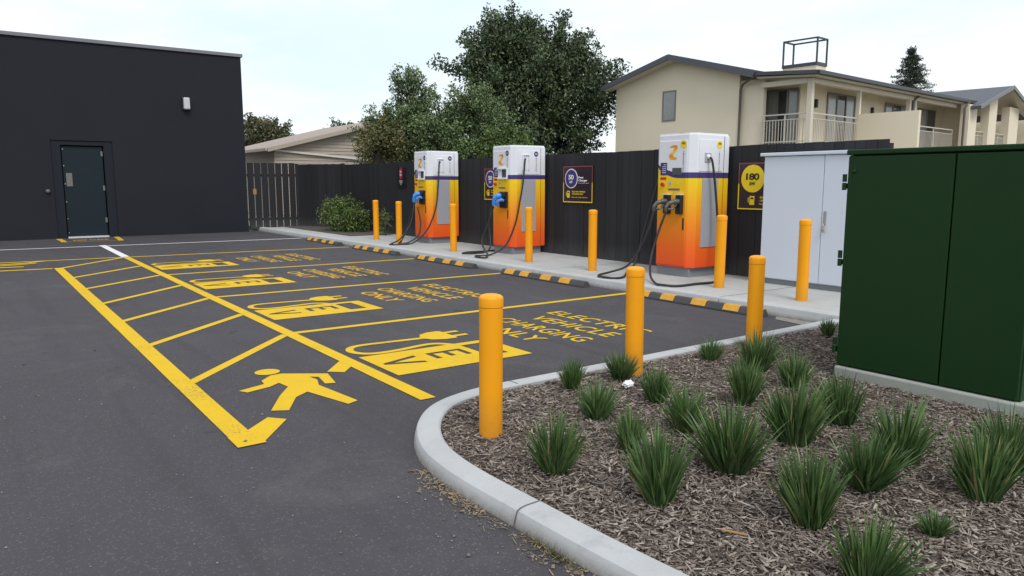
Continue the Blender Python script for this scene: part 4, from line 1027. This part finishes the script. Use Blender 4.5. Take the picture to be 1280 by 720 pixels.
TU = [  # x, y, height, spread factor, variant, label
 (2.36, 2.87, .33, 1.0, 0, 'green tuft nearest the front yellow bollard, alone at the left of the bed'),
 (2.52, 2.29, .38, 1.0, 2, 'tall tuft nearest the near kerb, in front of a small thin tuft'),
 (3.14, 3.40, .27, 1.15, 1, 'spreading tuft left of the white litter, nearer than its neighbour by the kerb'),
 (3.44, 4.00, .26, .95, 2, 'tuft against the far kerb, leftmost of those along it'),
 (3.94, 4.00, .24, 1.15, 4, 'tuft at the foot of the bollard next to the white litter'),
 (3.71, 3.42, .26, 1.0, 0, 'tuft just in front of and right of the white litter'),
 (2.90, 2.86, .26, .85, 5, 'thin small tuft half hidden behind the tall tuft by the near kerb'),
 (3.40, 2.89, .32, .95, 3, 'tuft left of the widest tuft, partly behind it in the middle of the bed'),
 (3.12, 2.34, .40, 1.08, 4, 'widest tuft, in the middle of the bed'),
 (4.99, 4.00, .21, 1.15, 1, 'low spreading tuft against the far kerb between two bollards'),
 (5.02, 3.56, .34, 1.05, 4, 'dark tuft in front of the bollard nearest the green cabinet'),
 (4.16, 3.04, .34, .95, 2, 'tuft behind the widest tuft, second back from it towards the bollard'),
 (4.80, 3.07, .30, 1.0, 1, 'tuft behind and right of a larger pair, left of the cabinet corner'),
 (3.75, 2.38, .40, 1.05, 0, 'upright tuft just right of the widest tuft'),
 (4.31, 2.41, .36, .95, 5, 'tuft in front of the left corner of the green cabinet'),
 (2.88, 1.73, .37, 1.0, 2, 'foreground tuft with upright leaves, above the one cut by the lower edge'),
 (3.46, 1.80, .33, 1.1, 1, 'tuft left of the one at the middle of the cabinet, behind the upright foreground tuft'),
 (3.94, 1.87, .38, 1.0, 3, 'tuft in front of the gap between the green cabinet doors, on its left'),
 (3.80, 1.41, .36, .95, 0, 'large tuft at the far right in front of another by the cabinet'),
 (4.26, 1.47, .37, .95, 5, 'tuft at the far right against the cabinet pad, behind a large one'),
 (3.22, 1.36, .13, 1.2, 3, 'smallest tuft, a low sparse one in the right foreground'),
 (2.58, 1.31, .31, 1.05, 5, 'tuft cut off by the lower edge of the photo'),
 (6.70, 3.95, .20, 1.0, 2, 'tuft peeking out behind the left edge of the green cabinet')]
for x, y, h, sf, k, lab in TU:
    o = bpy.data.objects.new('grass_tuft', variants[k]); COL.objects.link(o); o.location = (x, y, .05)
    o.rotation_euler = (random.uniform(-.05, .05), random.uniform(-.05, .05), random.uniform(0, 6.28)); o.scale = (h*1.03*sf, h*1.03*sf, h*1.08)
    tag(o, lab, 'grass tuft', 'strap leaved tufts in the mulch bed')
# crumpled paper
bm = bmesh.new(); bmesh.ops.create_icosphere(bm, subdivisions=3, radius=1)
rr = random.Random(4)
dirs = [Vector((rr.gauss(0, 1), rr.gauss(0, 1), rr.gauss(0, 1))).normalized() for _ in range(26)]
for v_ in bm.verts:
    n_ = v_.co.normalized(); s_ = min(1.0, -.0+.42+min(abs(n_.dot(d_)) for d_ in dirs)*1.6); v_.co = Vector((n_.x*.125*s_, n_.y*.085*s_, (n_.z*.05*s_)+.03))
me = bpy.data.meshes.new('paper_litter'); bm.to_mesh(me); bm.free(); me.materials.append(M['tissue'])
o = bpy.data.objects.new('paper_litter', me); COL.objects.link(o); o.location = (3.80, 3.78, .06); o.rotation_euler.z = .5
tag(o, 'crumpled white paper lying on the mulch between tufts', 'litter')
o = MB().box(-.055, .055, -.006, .006, 0, .008).build('wood_stick', M['raw_timber'], None, bevel=.002); o.location = (2.52, 1.86, .072); o.rotation_euler = (0, .1, -.9); tag(o, 'pale split wood stick lying on the mulch', 'stick')

# ------------------------------------------------------------------ trees and shrubs
def leaf_quads(c, L, W, r, up=.3):
    n = len(c); d = r.normal(0, 1, (n, 3)); d[:, 2] -= up; d /= np.linalg.norm(d, axis=1)[:, None]
    q = r.normal(0, 1, (n, 3)); s = np.cross(d, q); s /= np.linalg.norm(s, axis=1)[:, None]
    l = (L*r.uniform(.6, 1.25, n))[:, None]/2; w_ = (W*r.uniform(.6, 1.2, n))[:, None]/2
    return np.stack([c-d*l, c+s*w_-d*l*.1, c+d*l, c-s*w_-d*l*.1], 1)
def broadleaf(name, loc, H, blobs, nleaf, L, W, m, lab, seed, twig=.55, clump=.33, trunk_r=.16, cat='tree', group=None, sprays=0, nl=None):
    """blobs: (dx, dy, dz, rx, ry, rz) ellipsoids that the limbs reach into"""
    r = np.random.default_rng(seed); t = thing(name, lab, cat, (*loc, 0), 0, group)
    wood = MB(); cz = min(b[2] for b in blobs)
    wood.tube(catmull([(0, 0, -.1), (.05, .03, cz*.35), (-.03, .05, cz*.8), (0, 0, cz)], 3), trunk_r, 8)
    vol = np.array([b[3]*b[4]*b[5] for b in blobs])**.67; cl = []
    total = nl or int(34*len(blobs))
    for bi, (dx, dy, dz, rx, ry, rz) in enumerate(blobs):
        n = max(6, int(total*vol[bi]/vol.sum()))
        u = r.normal(0, 1, (n, 3)); u /= np.linalg.norm(u, axis=1)[:, None]; rad = r.uniform(.35, 1.0, n)**.55*r.uniform(.85, 1.1, n)
        p = u*rad[:, None]*np.array([rx, ry, rz])+np.array([dx, dy, dz]); cl.append(p)
        c0 = np.array([dx, dy, dz]); wood.tube(catmull([(0, 0, cz*.75), tuple(c0*.5+np.array([0, 0, cz*.4])+r.normal(0, .1, 3)), tuple(c0)], 3), [trunk_r*.6*(1-.09*i) for i in range(7)], 6, False)
        for q in p[::3]: wood.tube([tuple(c0), tuple((c0+q)/2+r.normal(0, .08, 3)), tuple(q)], [trunk_r*.2, trunk_r*.13, trunk_r*.05], 5, False)
    P = np.concatenate(cl)
    if sprays:                                # long shoots that break the outline at the top
        u = r.normal(0, 1, (sprays, 3)); u[:, 2] = np.abs(u[:, 2])*1.2+.25; u /= np.linalg.norm(u, axis=1)[:, None]
        bi = r.integers(0, len(blobs), sprays)
        for k in range(sprays):
            b = blobs[bi[k]]; e = np.array(b[:3])+u[k]*np.array(b[3:])*.95; L_ = r.uniform(.5, 1.15)*twig*2
            dirv = u[k]*np.array([.75, .75, 1.0]); st = [e+dirv*L_*s_ for s_ in np.linspace(0, 1, 6)]
            P = np.concatenate([P, np.array(st)+r.normal(0, .05, (6, 3))])
            wood.tube([tuple(e-u[k]*.5), tuple(st[3]), tuple(st[5])], [.03, .02, .008], 5, False)
    wood.build('trunk', M['bark'], t, smooth=True)
    nsp = sprays*6; wgt = np.ones(len(P)); sig = np.full(len(P), clump)
    if nsp: wgt[-nsp:] = .13 if nl and nl > 220 else .17; sig[-nsp:] = clump*.40
    sig *= r.uniform(.7, 1.25, len(P)); k = r.choice(len(P), nleaf, p=wgt/wgt.sum())
    off = r.normal(0, 1, (nleaf, 3)); nr = np.linalg.norm(off, axis=1)[:, None]; off = off/nr*np.minimum(nr, 1.9)
    c = P[k]+off*sig[k][:, None]*np.array([1, 1, .75])
    c[:, 2] = np.maximum(c[:, 2], .15)
    np_mesh('crown', leaf_quads(c, L, W, r).reshape(-1, 3), 4, m, t)
    return t
D = 34; x, y = at(655, D)
broadleaf('broadleaf_tree', (x, y), 9.5, [(-0.47, 0.0, 4.97, 2.42, 2.4, 2.18), (1.58, -0.56, 4.68, 2.23, 2.3, 2.18), (0.28, 0.47, 6.4, 2.33, 2.2, 1.61), (-1.77, 0.47, 5.92, 1.4, 1.5, 1.23), (2.42, -1.3, 5.44, 1.4, 1.5, 1.42), (0.56, 0.0, 2.77, 2.79, 2.5, 1.33), (1.12, -0.47, 6.97, 1.4, 1.3, 0.95), (-0.93, 0.37, 7.26, 1.12, 1.1, 0.85)],
          85000, .17, .085, M['leaf_dark'], 'tallest dark green tree behind the fence, left of the cream building', 11, sprays=200, twig=.62, trunk_r=.24, nl=230, clump=.40)
D = 27; x, y = at(592, D)
broadleaf('broadleaf_tree', (x, y), 4.8, [(0, 0, 3.0, 1.35, 1.2, 1.3), (-.8, .5, 2.9, 1.0, 1.0, 1.1), (.8, -.5, 2.7, .9, .9, 1.0), (.1, 0, 3.9, .8, .8, .6)],
          30000, .11, .05, M['leaf_mid'], 'mid green feathery tree in front of the tallest tree, above the farthest charger', 12, clump=.25, sprays=70, twig=.34, nl=190)
D = 25.5; x, y = at(634, D)
broadleaf('broadleaf_tree', (x, y), 3.6, [(0, 0, 2.5, .75, .8, .8), (.3, -.2, 2.2, .7, .7, .6)], 7000, .12, .06, M['leaf_bright'], 'bright green bushy tree showing between the farthest and middle chargers', 13, clump=.22, sprays=12, twig=.2, nl=80)
D = 28.5; x, y = at(512, D)
broadleaf('broadleaf_tree', (x, y), 5.5, [(0, 0, 3.2, 1.1, 1.1, 1.3), (.15, 0, 4.4, .75, .75, .8), (-.7, .5, 2.8, .9, .9, 1.0), (.9, -.6, 3.0, .8, .8, 1.0)], 26000, .12, .055, M['leaf_mid'], 'slim grey green tree rising left of the farthest charger', 14, clump=.24, sprays=80, twig=.36, nl=170)
D = 26.5; x, y = at(474, D)
broadleaf('broadleaf_tree', (x, y), 3.8, [(0, 0, 2.6, .75, .75, .9), (.25, -.1, 3.0, .5, .5, .6)], 6500, .12, .055, M['leaf_olive'], 'olive yellowish small tree at the left end of the trees behind the fence', 15, clump=.2, sprays=14, twig=.22, nl=80)
D = 58; x, y = at(333, D)
broadleaf('broadleaf_tree', (x, y), 7, [(0, 0, 5.3, 1.7, 1.6, 1.25), (.7, -.4, 5.0, 1.2, 1.2, .9), (-1.0, .4, 5.0, 1.3, 1.3, 1.0), (0, 0, 4, 1.5, 1.5, 1.0)], 9000, .24, .13, M['leaf_brown'], 'brownish green tree beyond the dark building, over the taupe roof', 16, clump=.34, sprays=26, twig=.3, nl=120)
D = 56; x, y = at(430, D)
broadleaf('broadleaf_tree', (x, y), 6, [(0, 0, 4.6, 1.8, 1.6, 1.1), (-2.6, 1.8, 4.0, 1.5, 1.3, .8), (2.0, -1.2, 4.8, 1.6, 1.5, 1.2)], 7000, .24, .12, M['leaf_dark'], 'dark treetop just showing above the taupe roof ridge', 17, clump=.34, sprays=12, twig=.3, nl=100)
# conifer
D = 48; x, y = at(1128, D); t = thing('conifer_tree', 'dark conifer with a pointed top behind the cream building roof', 'tree', (x, y, 0))
H = zp(66, D); b = MB(); b.tube([(0, 0, -.1), (0, 0, H*.6), (0, 0, H)], [.2, .10, .015], 8); r = np.random.default_rng(5); C_ = []; 
for k in range(340):
    z = H*(.25+.74*(k/340)); fr = (H-z)/(H*.75); Lb = (.12+4.3*fr)*r.uniform(.6, 1.1); a = r.uniform(0, 6.28)
    p0 = np.array([0, 0, z]); p1 = np.array([math.cos(a)*Lb, math.sin(a)*Lb, z-.10*Lb+r.uniform(-.05, .28)]); b.tube([tuple(p0), tuple(p1)], [.025, .006], 4, False)
    n = int(30+130*fr); s = r.uniform(.12, 1.05, n)[:, None]; C_.append(p0*(1-s)+p1*s+r.normal(0, .085, (n, 3))*(1.1-s*.5))
b.build('trunk', M['bark'], t); C_ = np.concatenate(C_)
np_mesh('crown', leaf_quads(C_, .22, .045, r, .1).reshape(-1, 3), 4, M['needle'], t)
# shrubs at the fence
broadleaf('leafy_shrub', (8.95, 20.4), 1.1, [(0, .1, .52, .44, .42, .40), (-.18, .70, .58, .38, .38, .43), (.1, -.26, .45, .33, .28, .34), (.1, .4, .82, .31, .34, .25)], 9500, .065, .036, M['leaf_shrub'], 'rounded leafy green shrub in the planting bed against the fence', 21, clump=.11, trunk_r=.03, sprays=26, twig=.09, cat='shrub', nl=190)
broadleaf('leafy_shrub', (9.15, 18.55), .8, [(0, 0, .45, .16, .16, .32)], 420, .065, .036, M['leaf_shrub'], 'small thin shrub half hidden behind the farthest yellow bollard', 22, clump=.07, trunk_r=.012, sprays=6, twig=.08, cat='shrub', nl=22)
